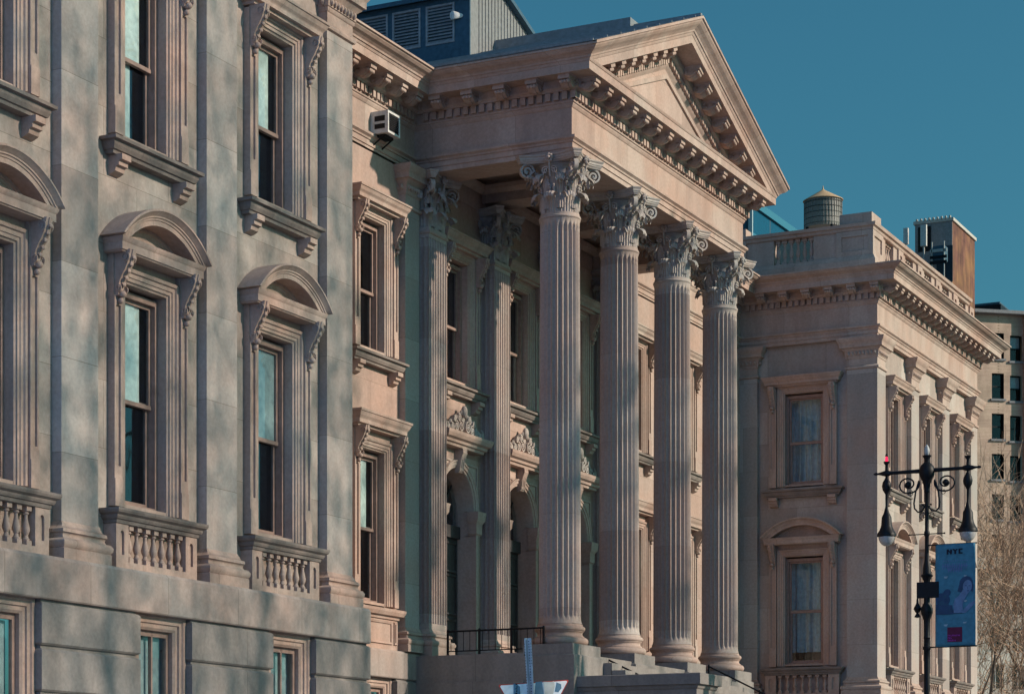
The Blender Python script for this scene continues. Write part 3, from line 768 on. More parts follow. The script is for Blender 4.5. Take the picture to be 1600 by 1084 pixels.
# ------------------------------------------------------------------ doorways under the portico
def make_doorway():
    mb = MB(); zs, r = 9.22, .94                          # springing and radius
    n = 20
    path = [(r,5.3),(r,zs)]+[(r*cos(pi*i/n), zs+r*sin(pi*i/n)) for i in range(1,n)]+[(-r,zs),(-r,5.3)]
    mb.sweep(path, [(0,.55),(0,.0),(.02,-.03),(.07,-.03),(.08,-.06),(.15,-.06),(.17,-.085),(.20,-.085),(.21,.01)], lambda a,b,d:(a,d,b))
    # spandrels fill the square opening
    for sg in (-1,1):
        o = [(sg*1.17,5.2),(sg*1.17,10.36),(0,10.36)] + [(sg*r*1.0*sin(pi/2*i/n), zs+r*cos(pi/2*i/n)) for i in range(0,n+1)] + [(sg*r,5.2)]
        mb.prism(o, lambda p,q,t:(p,t,q), .0, .3)
        t = [(sg*1.12,10.30),(sg*.42,10.30),(sg*.70,10.10),(sg*.95,9.80),(sg*1.12,9.45)]
        mb.sweep(t if sg<0 else t[::-1], [(0,-.001),(0,-.03),(-.04,-.035),(-.06,-.001)], lambda a,b,d:(a,d,b), closed=True)
        x0,x1 = sorted((sg*.92,sg*1.20))
        mb.sweep([(x0,.1),(x0,-.09),(x1,-.09),(x1,.1)], [(-.3,8.62),(0,8.62),(.01,8.65),(.03,8.66),(.03,8.9),(.05,8.93),(.09,9.0),(.10,9.12),(.12,9.2),(-.3,9.22)])
        mb.box(x0+.02,x1-.03,-.085,.1,5.3,8.62)
    d = mb.build('doorway', M['trim'], court, 40)
    k = MB(); k.prism([(0,10.70),(.21,10.66),(.23,10.52),(.16,10.36),(.12,10.22),(.14,10.12),(.10,10.05),(.0,10.03)], lambda p,q,t:(t,-p,q), -.12,.12)
    for sx in (-.09,0,.09): k.tube([(sx,-.215,10.6),(sx,-.15,10.34),(sx,-.12,10.08)], .026)
    k.build('keystone', M['trim'], d)
    h = MB(); h.sweep([(-1.15,.1),(-1.15,-.26),(1.15,-.26),(1.15,.1)], [(-.5,10.62),(-.04,10.62),(-.03,10.68),(.02,10.70),(.03,10.76),(.10,10.80),(.14,10.88),(.15,10.95),(-.5,10.97)])
    h.build('hood', M['trim'], d)
    c = MB()                                              # pierced scroll cresting over the hood
    rr = random.Random(5)
    for sg in (-1,1):
        for (x,z,R) in ((.20,11.16,.15),(.46,11.12,.13),(.70,11.07,.10),(.92,11.04,.075),(.30,11.34,.10),(.56,11.28,.075),(1.08,11.06,.06)):
            sp = [(sg*(x+R*(1-.8*i/26)*cos(i/26*2*pi*1.7+1)), z+R*(1-.8*i/26)*sin(i/26*2*pi*1.7+1)) for i in range(27)]
            c.ribbon(sp, .10, .035, lambda a,b,t:(a,-.17+t,b)); c.ball((sg*x,-.20,z), R*.3, 7, 5)
        c.prism([(sg*1.15,10.96),(sg*1.14,11.06),(sg*.8,11.16),(sg*.45,11.34),(sg*.18,11.50),(sg*0,11.52),(0,10.96)], lambda p,q,t:(p,t,q), -.13,-.09)
        for i in range(7): c.ball((sg*(.08+.16*i), -.16, 11.50-.075*i), .055, 6, 4, (1,.8,1.2))
        c.tube([(sg*1.1,-.16,11.0),(sg*1.16,-.16,11.15),(sg*1.08,-.16,11.24)], [.06,.045,.02])
    c.ball((0,-.2,11.52), .12, 9, 6, (.8,.7,1.3)); c.build('cresting', M['cap'], d, 40)
    dr = MB()
    for sg in (-1,1):
        x0,x1 = sorted((sg*.02,sg*.93)); dr.box(x0,x1,.42,.50,5.35,8.55)
        for z0,z1 in ((5.6,6.5),(6.7,7.6),(7.75,8.4)): dr.sweep([(x0+.14,z0),(x0+.14,z1),(x1-.14,z1),(x1-.14,z0)][::-1], [(0,.421),(0,.39),(.04,.38),(.07,.421)], lambda a,b,t:(a,t,b), closed=True)
    dr.box(-.94,.94,.34,.52,8.55,8.85)
    dr.build('door', M['door'], d)
    g = MB(); g.prism([(.92*cos(pi*i/16), 8.85+.35*0+max(.0,(zs-8.85))+.92*sin(pi*i/16)) for i in range(17)]+[(-.92,8.85),(.92,8.85)], lambda p,q,t:(p,t,q), .45,.455); g.build('fanlight', M['glass'], d)
    f = MB()
    for a in (45,90,135): f.tube([(0,.44,9.0),(.9*cos(radians(a)),.44,zs+.9*sin(radians(a)))], .02)
    f.build('fanlight_bar', M['door'], d)
    r = MB(); r.add([(-1.1,.56,5.2),(1.1,.56,5.2),(1.1,2,5.2),(-1.1,2,5.2),(-1.1,.56,10.4),(1.1,.56,10.4),(1.1,2,10.4),(-1.1,2,10.4)],[(0,1,2,3),(4,5,6,7),(1,2,6,5),(2,3,7,6),(3,0,4,7)]); r.build('interior', M['room'], d, recalc=False)
    return d
dw = make_doorway()
for i,x in enumerate(PBX): place(dw,court,x,Y1,0,i==0)

# ------------------------------------------------------------------ landing, stair, cheek walls
mb = MB()
mb.box(50.15,50.62,21.5,24.3,-.2,5.42); mb.box(50.10,50.15,21.5,24.3,-.2,4.79)
mb.box(2*XC-50.62,2*XC-50.15,21.5,24.3,-.2,5.42)
mb.box(50.62,2*XC-50.62,20.4,24.6,4.9,5.40)
mb.build('landing', M['base'], court)
st = MB()
for i in range(30): st.box(51.95,2*XC-51.95,20.4-.33*(i+1),20.4-.33*i+.02,-.2,5.24-.175*i)
st.build('stair', M['base'], court)
for x0 in (50.3, 2*XC-51.8):
    c = MB(); c.box(x0+.12,x0+1.38,17.5,20.32,-.2,4.55)
    c.sweep([(x0+.12,17.5),(x0+1.38,17.5),(x0+1.38,20.32),(x0+.12,20.32)], [(-.1,4.5),(.0,4.5),(.03,4.53),(.05,4.60),(.12,4.61),(.12,4.84),(.10,4.855),(-.6,4.87)], closed=True)
    c.box(x0+.12,x0+1.38,10.6,17.48,-.2,2.2)
    c.build('cheek_wall', M['base'], court)

# parapet on the east wing
def parapet():
    mb = MB(); yb, xb = Y0+.25, XR+.35
    mb.sweep([(xb,24.9),(xb,yb),(XE-.3,yb),(XE-.3,30)], [(-.35,18.85),(.12,18.85),(.12,19.28),(.10,19.30),(.05,19.42),(-.35,19.42)])
    mb.sweep([(xb,24.9),(xb,yb),(XE-.3,yb),(XE-.3,30)], [(-.35,20.22),(0,20.22),(.03,20.24),(.05,20.32),(.11,20.34),(.13,20.44),(-.35,20.48)])
    # corner block with a sunk panel, upper step
    z0,z1 = 19.42,20.22
    def block(xa,xc_,ya,yc):
        t = .17
        mb.box(xa+.05,xc_,ya+.05,yc,z0,z1)
        for (s0,s1,face) in ((ya,yc,'x'),(xa,xc_,'y')):
            for a,b,c,d in ((s0,s0+t,z0,z1),(s1-t,s1,z0,z1),(s0+t,s1-t,z0,z0+t),(s0+t,s1-t,z1-t,z1)):
                if face == 'x': mb.box(xa,xa+.051,max(a,ya+.003),b,c,d)
                else: mb.box(max(a,xa+.003),b,ya,ya+.051,c,d)
    block(xb-.03,xb+1.2,yb-.03,yb+1.15)
    mb.box(xb+.0,xb+1.1,yb+.02,yb+1.05,20.47,20.78)
    mb.box(xb+.03,xb+.33,yb+1.15,22.15,z0,z1); mb.box(xb+.03,xb+.33,23.45,24.9,z0,z1)
    mb.box(xb-.06,xb+.5,24.35,24.95,18.85,20.7)
    x = xb+1.2; k = 0
    while x < XE-.6:
        block(x+1.9,x+2.5,yb-.03,yb+.35); mb.box(x,x+.45,yb+.03,yb+.33,z0,z1); mb.box(x+1.45,x+1.9,yb+.03,yb+.33,z0,z1)
        gaps.append((x+.45,x+1.45)); x += 2.5
    p = mb.build('parapet', M['trim'], court)
    bm_ = baluster_mesh(z0,z1,.075).build('baluster', M['trim'], p, 35)
    first = True
    for i in range(6):
        y = 22.15+1.30*(i+.5)/6
        o = bm_ if first else link('baluster', bm_.data, p); first = False; o.location = (xb+.18,y,0)
    for a,b in gaps:
        for i in range(4): link('baluster', bm_.data, p).location = (a+(b-a)*(i+.5)/4, yb+.18, 0)
gaps = []
parapet()
#@@PART2

# ------------------------------------------------------------------ camera and pixel-to-place helpers used while measuring distances
F_, TH, CX_, HY = 3725.3, .51240, 417.1, 1274.1
def on_x(u, v, X):
    ph = TH - math.atan((u-CX_)/F_); Y = X*tan(ph); d = X*cos(TH)+Y*sin(TH); return Vector((X, Y, (HY-v)/F_*d+1.7))
def on_d(u, v, d):
    r = (u-CX_)/F_*d; return Vector((d*cos(TH)+r*sin(TH), d*sin(TH)-r*cos(TH), (HY-v)/F_*d+1.7))
cam = bpy.data.cameras.new('camera'); co = bpy.data.objects.new('camera', cam); COL.objects.link(co); S.camera = co
co.location = (0,0,1.7); co.rotation_euler = (pi/2, 0, TH-pi/2)
cam.sensor_fit = 'HORIZONTAL'; cam.sensor_width = 36; cam.lens = F_/1600*36
cam.shift_x = (800-CX_)/1600; cam.shift_y = (HY-542)/1600; cam.clip_end = 6000; cam.clip_start = .5

# ------------------------------------------------------------------ ground, street
g = MB(); g.quad((-3000,-3000,-.15),(3000,-3000,-.15),(3000,3000,-.15),(-3000,3000,-.15)); tag(g.build('ground', M['earth'], recalc=False), kind='structure')
g = MB(); g.box(-200,400,3.2,12.0,-.149,-.12); tag(g.build('road', M['asphalt']), kind='structure')
for y0,y1 in ((12.0,19.6),(-3.5,3.2)):
    g = MB(); g.box(-200,400,y0,y1,-.148,.0); tag(g.build('pavement', M['pave']), kind='structure')

# ------------------------------------------------------------------ air conditioner in the frieze
ac = thing('air_conditioner', 'white window air conditioner sticking out of the frieze left of the portico', 'air conditioner', (48.28,Y1,17.14))
b = MB(); x0,x1,d,h = -.0,.62,-.42,.50
b.box(x0,x1,d+.02,.3,0,h)
for a,c,e,f in ((x0,x1,0,.05),(x0,x1,h-.05,h),(x0,x0+.05,.05,h-.05),(x1-.05,x1,.05,h-.05)): b.box(a,c,d-.02,d+.02,e,f)
b.build('casing', M['white'], ac)
gr = MB()
for i in range(9): z = .065+i*.042; gr.box(x0+.05,x1-.05,d-.006,d+.015,z,z+.026)
gr.build('front_grille', M['iron'], ac)
sv = MB()
for z0,z1 in ((.10,.21),(.27,.39)): sv.box(x0-.006,x0+.02,d+.06,-.10,z0,z1)
sv.build('side_vent', M['iron'], ac)
sh = MB(); sh.box(x0+.1,x1-.1,d+.1,.1,-.06,0); sh.tube([(x0+.1,-.3,-.03),(x0+.1,-.02,-.22)],.02); sh.tube([(x1-.1,-.3,-.03),(x1-.1,-.02,-.22)],.02); sh.build('support', M['iron'], ac)

# ------------------------------------------------------------------ iron railings
def rail_thing(label, pts, drop, posts, bars, grp=None):
    r = thing('iron_railing', label, 'railing', pts[0], group=grp); o = Vector(pts[0])
    q = [Vector(p)-o for p in pts]
    m = MB(); m.tube(q, .022, 8); m.build('top_rail', M['iron'], r, 60)
    m = MB(); m.tube([p-Vector((0,0,drop)) for p in q], .014, 6); m.build('bottom_rail', M['iron'], r, 60)
    for i in range(posts+1):
        p = q[0].lerp(q[-1], i/posts); m = MB(); m.box(p.x-.022,p.x+.022,p.y-.022,p.y+.022,p.z-drop-.12,p.z); m.ball((p.x,p.y,p.z+.02),.032,8,5); m.build('post', M['iron'], r)
    for i in range(bars):
        p = q[0].lerp(q[-1], (i+.5)/bars); m = MB(); m.tube([p,p-Vector((0,0,drop))], .008, 5); m.build('bar', M['iron'], r)
rail_thing('black iron railing on top of the portico landing wall, left of the first column', [(50.35,23.5,5.98),(50.35,21.1,5.98)], .46, 3, 15)
rail_thing('black sloping iron handrail between the first and second column pedestals', [(52.6,20.6,5.45),(52.6,12.4,1.35)], .5, 6, 0)
rail_thing('black sloping iron handrail beside the last column pedestal, farthest from the road sign', [(60.6,20.7,5.65),(60.6,12.4,1.42)], .5, 6, 0)

# ------------------------------------------------------------------ twin-arm lamp post (arms run across the street)
LX, LY = 52.38, 12.95
lp = thing('street_lamp', 'ornate black twin-arm street lamp with scrolls and hanging lanterns, in front of the east wing', 'street lamp', (LX,LY,0))
zz = lambda v: (HY-v)*.01396+1.7
def yy(u): return -(u-1447.8)/70.2
AK = .889                               # arm reach
m = MB()
pr = [(.22,0),(.24,.1),(.22,.5),(.16,.7),(.17,.9),(.12,1.1),(.085,1.5),(.07,2.5)]
pr += [(.062,zz(1030)),(.062,zz(1016)),(.085,zz(1014)),(.085,zz(1010)),(.06,zz(1008)),(.058,zz(998)),(.075,zz(996)),(.058,zz(993)),(.062,zz(975)),(.075,zz(968)),(.10,zz(962)),(.125,zz(957)),(.125,zz(950)),(.10,zz(946)),(.075,zz(942)),(.06,zz(938)),(.055,zz(912)),(.07,zz(908)),(.10,zz(902)),(.135,zz(899)),(.09,zz(896)),(.085,zz(888)),(.07,zz(881)),(.055,zz(876)),(.045,zz(860)),(.043,zz(838)),(.06,zz(836)),(.06,zz(831)),(.043,zz(828)),(.043,zz(770)),(.06,zz(768)),(.05,zz(764)),(.075,zz(757)),(.10,zz(751)),(.13,zz(747)),(.165,zz(741)),(.17,zz(735)),(.14,zz(728)),(.09,zz(724)),(.045,zz(721)),(.05,zz(717)),(.085,zz(714)),(.10,zz(711.5)),(.03,zz(711))]
m.lathe(pr, 20); m.build('pole', M['iron'], lp, 40)
m = MB(); m.lathe([(.02,zz(712)),(.055,zz(709)),(.065,zz(704)),(.05,zz(699)),(.02,zz(695.5)),(.005,zz(694))], 12); m.build('finial', M['steel'], lp, 60)
m = MB(); za = zz(735)
for s in (-1,1):
    m.tube([(0,0,za),(0,s*.35*AK,za),(0,s*.9*AK,za)], [.055,.042,.036], 10)
    m.tube([(0,s*q*AK,za) for q in (.85,.93,.99,1.08,1.16,1.21,1.25,1.31)], [.036,.06,.075,.05,.028,.022,.034,.015], 10)
m.build('arm', M['iron'], lp, 50)
for s in (-1,1):
    sc = MB(); pts = []
    c = (.46, zz(755)); 
    for j in range(60): t = j/59; a = radians(20)-0 + (1-t)*-2*pi*1.6; rr = .06+.225*t; pts.append((c[0]-rr*cos(a), c[1]+rr*sin(a)*.78))
    e = pts[-1]
    pts += [(.27,zz(766)),(.29,zz(775)),(.315,zz(785)),(.30,zz(793)),(.22,zz(799)),(.12,zz(798)),(.06,zz(792)),(.09,zz(787)),(.12,zz(789))]
    sc.tube([(0,s*p*AK,q) for p,q in pts], .018, 6); sc.ball((0,s*c[0]*AK,c[1]), .07, 10, 7)
    p2 = [(.10+.075*(1-.6*j/20)*cos(j/20*2*pi*1.2+pi), zz(806)+.09*(1-.6*j/20)*sin(j/20*2*pi*1.2)) for j in range(21)]
    sc.tube([(0,s*p,q) for p,q in p2], .008, 5)
    p2 = [(.36+.06*(1-.6*j/20)*cos(j/20*2*pi*1.2+2), zz(769)+.07*(1-.6*j/20)*sin(j/20*2*pi*1.2+2)) for j in range(21)]
    sc.tube([(0,s*p,q) for p,q in p2], .008, 5)
    sc.build('scroll_bracket', M['iron'], lp, 60)
    y = s*.99*AK; o = zz(735)-zz(735)
    la = MB(); v0 = 735
    Q = lambda v: za + (v0-v)*.01396
    la.lathe([(.03,Q(733)),(.035,Q(728)),(.03,Q(722)),(.06,Q(719)),(.07,Q(716.5)),(.02,Q(716))], 12, (0,y))
    la.lathe([(.02,Q(738)),(.03,Q(742)),(.05,Q(745)),(.085,Q(749)),(.10,Q(755)),(.085,Q(761)),(.05,Q(765)),(.028,Q(768)),(.025,Q(786)),(.035,Q(790)),(.06,Q(797)),(.085,Q(801)),(.105,Q(804)),(.115,Q(815)),(.125,Q(819)),(.16,Q(825)),(.195,Q(829)),(.205,Q(831)),(.205,Q(834)),(.17,Q(835))], 18, (0,y))
    la.build('lantern', M['iron'], lp, 40)
    gb = MB(); gb.lathe([(.175,Q(835)),(.17,Q(838)),(.145,Q(843)),(.10,Q(847)),(.05,Q(849)),(.01,Q(849.5))], 18, (0,y)); gb.build('globe', None or M['globe'] if 'globe' in M else plain('lamp_globe', (.45,.44,.43), .15, 0, .6), lp, 60)
m = MB(); m.tube([(0,.38,zz(834)),(0,-.38,zz(834))], .012, 6); m.ball((0,.38,zz(834)),.022,6,4); m.ball((0,-.38,zz(834)),.022,6,4); m.build('ladder_bar', M['iron'], lp)
m = MB(); m.box(-.05,.02,-.27,.21,zz(934),zz(909)); m.box(-.06,-.05,-.25,.19,zz(933),zz(910)); m.build('control_box', M['iron'], lp)
m = MB(); yb = yy(1433.5); m.tube([(0,0,zz(950)),(0,yb,zz(950))], .018); m.lathe([(.02,zz(934)),(.03,zz(942)),(.07,zz(947)),(.085,zz(950)),(.06,zz(954)),(.025,zz(957)),(.05,zz(960)),(.07,zz(963)),(.02,zz(964))], 12, (0,yb)); m.build('side_finial', M['iron'], lp, 40)
al = NT('alarm_red'); em = al.n('ShaderNodeEmission'); em.inputs[0].default_value = (1,.03,.10,1); em.inputs[1].default_value = 1.2; al.l(em.outputs[0], al.out.inputs[0])
m = MB(); m.lathe([(.03,zz(718.5)),(.034,zz(715)),(.03,zz(710)),(.012,zz(708.5))], 12, (0,.99*AK)); m.build('red_light', al.mat, lp, 60)
m = MB(); m.lathe([(.024,zz(708.5)),(.03,zz(707)),(.02,zz(704.5)),(.005,zz(704))], 12, (0,.99*AK)); m.build('red_light_cap', M['iron'], lp, 60)

# banner hung from the lamp post, facing down the street
bn = thing('street_banner', 'blue cloth banner lettered NYC with a printed figure, hung from the street lamp', 'banner', (LX-.02,LY,0))
ya, yb = yy(1461.5), yy(1521.5); zt, zb = zz(852), zz(1011)
def cloth(y,z): return -.02-.022*sin((y-ya)*3.2)*sin((z-zb)*1.5+.5) - .010*sin(z*4+y*5)
m = MB(); n1,n2 = 14,26; vs = []
for i in range(n1+1):
    for j in range(n2+1):
        y = ya+(yb-ya)*i/n1; z = zb+(zt-zb)*j/n2; vs.append((cloth(y,z),y,z))
m.add(vs, [(i*(n2+1)+j,(i+1)*(n2+1)+j,(i+1)*(n2+1)+j+1,i*(n2+1)+j+1) for i in range(n1) for j in range(n2)])
def flat(name, col, rough=.7): return plain(name, col, rough)
bo = m.build('cloth', flat('banner_blue', (.06,.215,.31)), bn, 180)
sm = bo.modifiers.new('thick', 'SOLIDIFY'); sm.thickness = .004; sm.offset = 1
px = lambda u: yy(u)
def pv(x, y): return (yy(1420+x/5.71), zz(840+y/5.71))         # measured on the enlarged photograph
def patch(mb, pts, lift=.012):
    q = [pv(*p) for p in pts]; mb.add([(cloth(a,b)-lift,a,b) for a,b in q], [tuple(range(len(q)))])
def shape(name, mat, polys, lift=.012):
    mb = MB()
    for p in polys: patch(mb, p, lift)
    return mb.build(name, mat, bn, recalc=False)
ink = flat('banner_ink', (.008,.012,.03)); skin = flat('banner_figure_skin', (.13,.22,.38)); hair = flat('banner_figure_hair', (.03,.07,.15)); vio = flat('banner_violet', (.16,.17,.42)); pale = flat('banner_pale', (.30,.42,.50))
red = flat('banner_red', (.12,.012,.05)); mag = flat('banner_magenta', (.42,.05,.42))
E_ = []
def el(cx,cy,rx,ry,a=0,n=18): return [(cx+rx*cos(2*pi*i/n)*cos(a)-ry*sin(2*pi*i/n)*sin(a), cy+rx*cos(2*pi*i/n)*sin(a)+ry*sin(2*pi*i/n)*cos(a)) for i in range(n)]
shape('lettering', ink, [  # N Y C in heavy block capitals
    [(336,116),(352,116),(352,160),(336,160)],[(352,116),(372,146),(372,160),(352,134)],[(366,116),(382,116),(382,160),(366,160)],
    [(402,134),(419,134),(419,159),(402,159)],[(384,114),(400,114),(419,134),(402,134)],[(420,114),(436,114),(419,134),(402,134)],
    [(438,112),(453,112),(453,158),(438,158)],[(453,112),(472,112),(472,124),(453,124)],[(453,146),(472,146),(472,158),(453,158)]])
rows = []
for x in (302,322,342,362,382,402,422,442,462,482,500): rows += [[(x,240),(x+4,240),(x+2,292),(x-2,292)], [(x+8,215),(x+14,215),(x+13,222),(x+7,222)], [(x+2,262),(x+13,262),(x+13,267),(x+2,267)]]
for x in (350,370,392,414,436,456): rows += [[(x,280),(x+5,280),(x+4,318),(x-1,318)], [(x+5,296),(x+14,296),(x+14,301),(x+5,301)]]
shape('small_lettering', vio, rows)
shape('printed_hair', hair, [el(500,420,58,62,.3), [(440,430),(470,470),(455,500),(425,490)], [(545,400),(565,440),(560,500),(540,490)]], .012)
shape('printed_figure', skin, [el(512,448,40,56,.12), [(470,480),(525,500),(500,540),(470,600),(475,680),(395,680),(390,600),(405,555),(440,525)], [(572,575),(578,600),(530,650),(500,680),(470,684),(480,650),(530,600)]], .016)
shape('printed_dress', hair, [[(380,650),(440,650),(470,684),(375,686)], el(300,560,62,60,.2), [(240,600),(380,610),(385,690),(245,690)], el(335,500,30,36,.6), el(285,520,26,20,.2)], .014)
shape('printed_face', flat('banner_face_shade', (.06,.12,.24)), [el(497,442,10,4), el(530,444,9,4), el(517,488,12,5), [(513,450),(517,450),(519,470),(512,470)]], .021)
shape('printed_flower', flat('banner_slate', (.03,.085,.15)), [el(290,590,20,24,.4), el(330,610,26,18,.2), el(268,640,18,24), el(318,530,14,18,.7), el(350,650,20,14)], .018)
shape('red_square', red, [[(340,806),(466,806),(466,936),(340,936)]])
rows = []
for y,n in ((872,9),(894,3),(916,6)):
    for i in range(n): x = 345+i*12.2; rows += [[(x,y),(x+4,y),(x+4,y+13),(x,y+13)], [(x+4,y+(i%3)*5),(x+9,y+(i%3)*5),(x+9,y+3+(i%3)*5),(x+4,y+3+(i%3)*5)]]
shape('square_lettering', mag, rows, .017)
shape('wind_slit', pale, [[(310,355),(345,352),(335,372),(318,372)],[(480,350),(505,348),(500,362),(486,362)],[(318,580),(350,576),(340,594),(324,594)],[(480,572),(510,568),(502,584),(488,584)],[(308,780),(345,776),(335,796),(318,796)],[(472,764),(505,760),(498,774),(480,776)]])
m = MB()
for z in (zt,zb): m.tube([(.0,-.03,z),(0,yb-.03,z)], .016, 8)
m.build('banner_arm', M['iron'], bn)

# ------------------------------------------------------------------ triangular sign on a bent perforated post, close to the camera
p0 = on_d(828,1000,30)
sp = thing('sign_post', 'bent grey perforated steel signpost standing before the portico steps', 'sign post', (p0.x,p0.y,0))
m = MB(); zt = on_d(828,996,30).z
def bend(z): return .035*max(0,(zt-z))**1 if z > zt-.7 else .035*.7*max(0,1-(zt-.7-z)*1.0)
def upos(z): 
    t = zt - z; return -.03 + (.045*min(t,.75)/.75)
zl = [0,.8,1.6,2.2,2.6,2.9,3.1]+[3.1+(zt-3.1)*i/8 for i in range(1,9)]
sec = [(-.0,-.048),(-.0,-.034),(.035,-.022),(.035,.022),(0,.034),(0,.048),(-.006,.048),(-.006,.030),(.029,.018),(.029,-.018),(-.006,-.030),(-.006,-.048)]
vs = []
for z in zl:
    tw = radians(0 if z > zt-.25 else -14*min(1,(zt-.25-z)/.5))
    for a,b in sec: vs.append((a*cos(tw)-b*sin(tw), a*sin(tw)+b*cos(tw)-upos(z), z))
k = len(sec); m.add(vs, [(i*k+q,i*k+(q+1)%k,(i+1)*k+(q+1)%k,(i+1)*k+q) for i in range(len(zl)-1) for q in range(k)]+[tuple(range(k)),tuple((len(zl)-1)*k+q for q in range(k))])
m.build('channel', M['steel'], sp)
m = MB(); z = zt-.04
while z > 2.6: 
    y = -upos(z); m.lathe([(.007,0),(.007,.012)], 8, fn=lambda a,b,c,y=y,z=z: (.026-.001+c*.0-.0, y+a, z+b)); z -= .035
    for s in (-.041,.041): m.lathe([(.005,0),(.005,.004)], 8, fn=lambda a,b,c,y=y,z=z,s=s: (-.0075+c*.1, y+s+a, z+b))
m.build('bolt_hole', M['iron'], sp)
ys = thing('road_sign', 'white triangular road sign with red rim and torn stickers, on the perforated post', 'road sign', (p0.x+.045,p0.y,0))
ST = radians(42); ys.rotation_euler = (0,0,ST)
def on_sign(u, v):                       # point of the turned plate seen at (u, v): local (y, z)
    ph = TH-math.atan((u-CX_)/F_); a,b = cos(ph),sin(ph); ox,oy = ys.location.x,ys.location.y
    dx,dy = -sin(ST),cos(ST); den = dx*b-dy*a; t_ = (a*oy-b*ox)/den
    X,Y = ox+dx*t_, oy+dy*t_; d = X*cos(TH)+Y*sin(TH); return t_, (HY-v)/F_*d+1.7
(yl,zl_),(yr,zr_) = on_sign(778,1069), on_sign(889.5,1061)
z1 = (zl_+zr_)/2; dz = (zr_-zl_)/2
mid = (yl+yr)/2; sz = abs(yl-yr)*.87
def tri(s, x0, x1, mb):
    cy, cz = mid, z1-sz/3
    pts = [(cy+(y-cy)*s, cz+(z-cz)*s) for y,z in ((yl,z1-dz),(yr,z1+dz),(mid,z1-sz))]
    out = []
    for i in range(3):
        a,b,cc = pts[i-1],pts[i],pts[(i+1)%3]
        for t,o in ((.05,a),(.02,a),(.02,cc),(.05,cc)): out.append((b[0]+(o[0]-b[0])*t, b[1]+(o[1]-b[1])*t))
    mb.prism(out, lambda p,q,t:(t,p,q), x0, x1)
m = MB(); tri(1,.0,.004,m); m.build('plate_rim', plain('sign_red', (.42,.05,.035), .45), ys)
m = MB(); tri(.955,-.003,-.0005,m); m.build('plate', plain('sign_white', (.78,.80,.78), .5), ys)
def stick(name, mat, rects, lift):
    mb = MB()
    for pts in rects:
        q = [on_sign(760+a/10.42, 980+b/10.42) for a,b in pts]; mb.prism(q, lambda a,b,t:(t,a,b), -lift-.002, -lift)
    return mb.build(name, mat, ys)
for rc_ in ([(440,905),(500,920),(545,960),(550,1090),(440,1090)],[(800,885),(905,875),(935,1090),(780,1090)],[(1140,890),(1215,920),(1220,985),(1170,1050),(1110,1040)]): stick('dark_sticker', plain('sticker_blue', (.10,.20,.27), .6), [rc_], .0032)
stick('black_lettering', M['iron'], [[(472,905),(495,915),(495,930),(472,930)],[(485,955),(505,955),(505,975),(485,975)],[(470,985),(505,990),(500,1005),(470,1000)],[(480,1020),(505,1020),(500,1040),(480,1045)],[(468,1060),(500,1060),(500,1085),(468,1085)]], .0056)
stick('torn_paper', plain('sticker_cream', (.60,.58,.50), .8), [[(920,880),(1060,880),(1100,870),(1110,960),(1080,1090),(945,1090)]], .0045)

# ------------------------------------------------------------------ background buildings
def grid_mat(name, base, win, sx, sz, wx, wz, rough=.7, axis='xy', grad=None):
    m = NT(name); g = m.n('ShaderNodeNewGeometry'); s_ = m.n('ShaderNodeSeparateXYZ'); m.l(g.outputs['Position'], s_.inputs[0])
    u = m.math('ADD', s_.outputs[0], s_.outputs[1]) 
    fu = m.math('FRACT', m.math('DIVIDE', u, sx)); fz = m.math('FRACT', m.math('DIVIDE', s_.outputs[2], sz))
    k = m.math('MULTIPLY', m.math('LESS_THAN', fu, wx), m.math('LESS_THAN', fz, wz))
    b = m.n('ShaderNodeBsdfPrincipled'); m.l(m.mix(k, base, win), b.inputs['Base Color']); m.l(m.math('SUBTRACT', rough, m.math('MULTIPLY', k, rough-.12)), b.inputs['Roughness'])
    m.l(b.outputs[0], m.out.inputs[0]); return m.mat
# glass tower
gt = thing('glass_tower', 'blue glass office tower peeping out behind the right end of the pediment', 'office tower', (279.7,90,0))
m = MB(); m.box(.3,60,.3,40,0,75.6); m.build('tower_body', grid_mat('tower_glass', (.003,.045,.085), (.004,.06,.11), 7.0, 12.0, .93, .93, .6), gt)
for i,z in enumerate((75.4,71.2,66.5,61.8,57.0)):
    b = MB(); b.box(-.0,60,-.0,.31,z,z+.9); b.box(0,.31,.31,40,z,z+.9); b.build('floor_band', plain('tower_band', (.03,.17,.25), .5), gt)
for y in (0.0,5.0,10.0,15.0):
    b = MB(); b.box(-.25,.0,y,y+.5,40,75.4); b.build('mullion', plain('tower_mullion', (.45,.55,.58), .5), gt)
# water tank on its tower
tc = on_d(1286,357,250)
bt = thing('tank_building', 'plain block under the wooden water tank, almost hidden by the parapet', 'building', (tc.x,tc.y,0))
m = MB(); m.box(-6,9,-5,9,0,tc.z-1.5); m.build('wall', plain('far_wall', (.32,.29,.26)), bt)
wt = thing('water_tank', 'round wooden rooftop water tank with a conical tan roof, above the parapet', 'water tank', (tc.x,tc.y,tc.z))
hb = on_d(1286,314,250).z-tc.z; R = 1.95
m = MB(); m.lathe([(R*.98,0),(R,.3),(R*.97,hb)], 40)
for i in range(40):
    a = 2*pi*i/40; m.box(R*cos(a)*1.0-.02,R*cos(a)*1.0+.02,R*sin(a)-.02,R*sin(a)+.02,0,hb)
m.build('staves', plain('tank_wood', (.24,.23,.22), .6), wt)
for i in range(5):
    z = hb*(i+.5)/5; b = MB(); b.lathe([(R*.985,z-.02),(R*1.012,z-.02),(R*1.012,z+.02),(R*.985,z+.02)], 40); b.build('hoop', M['iron'], wt)
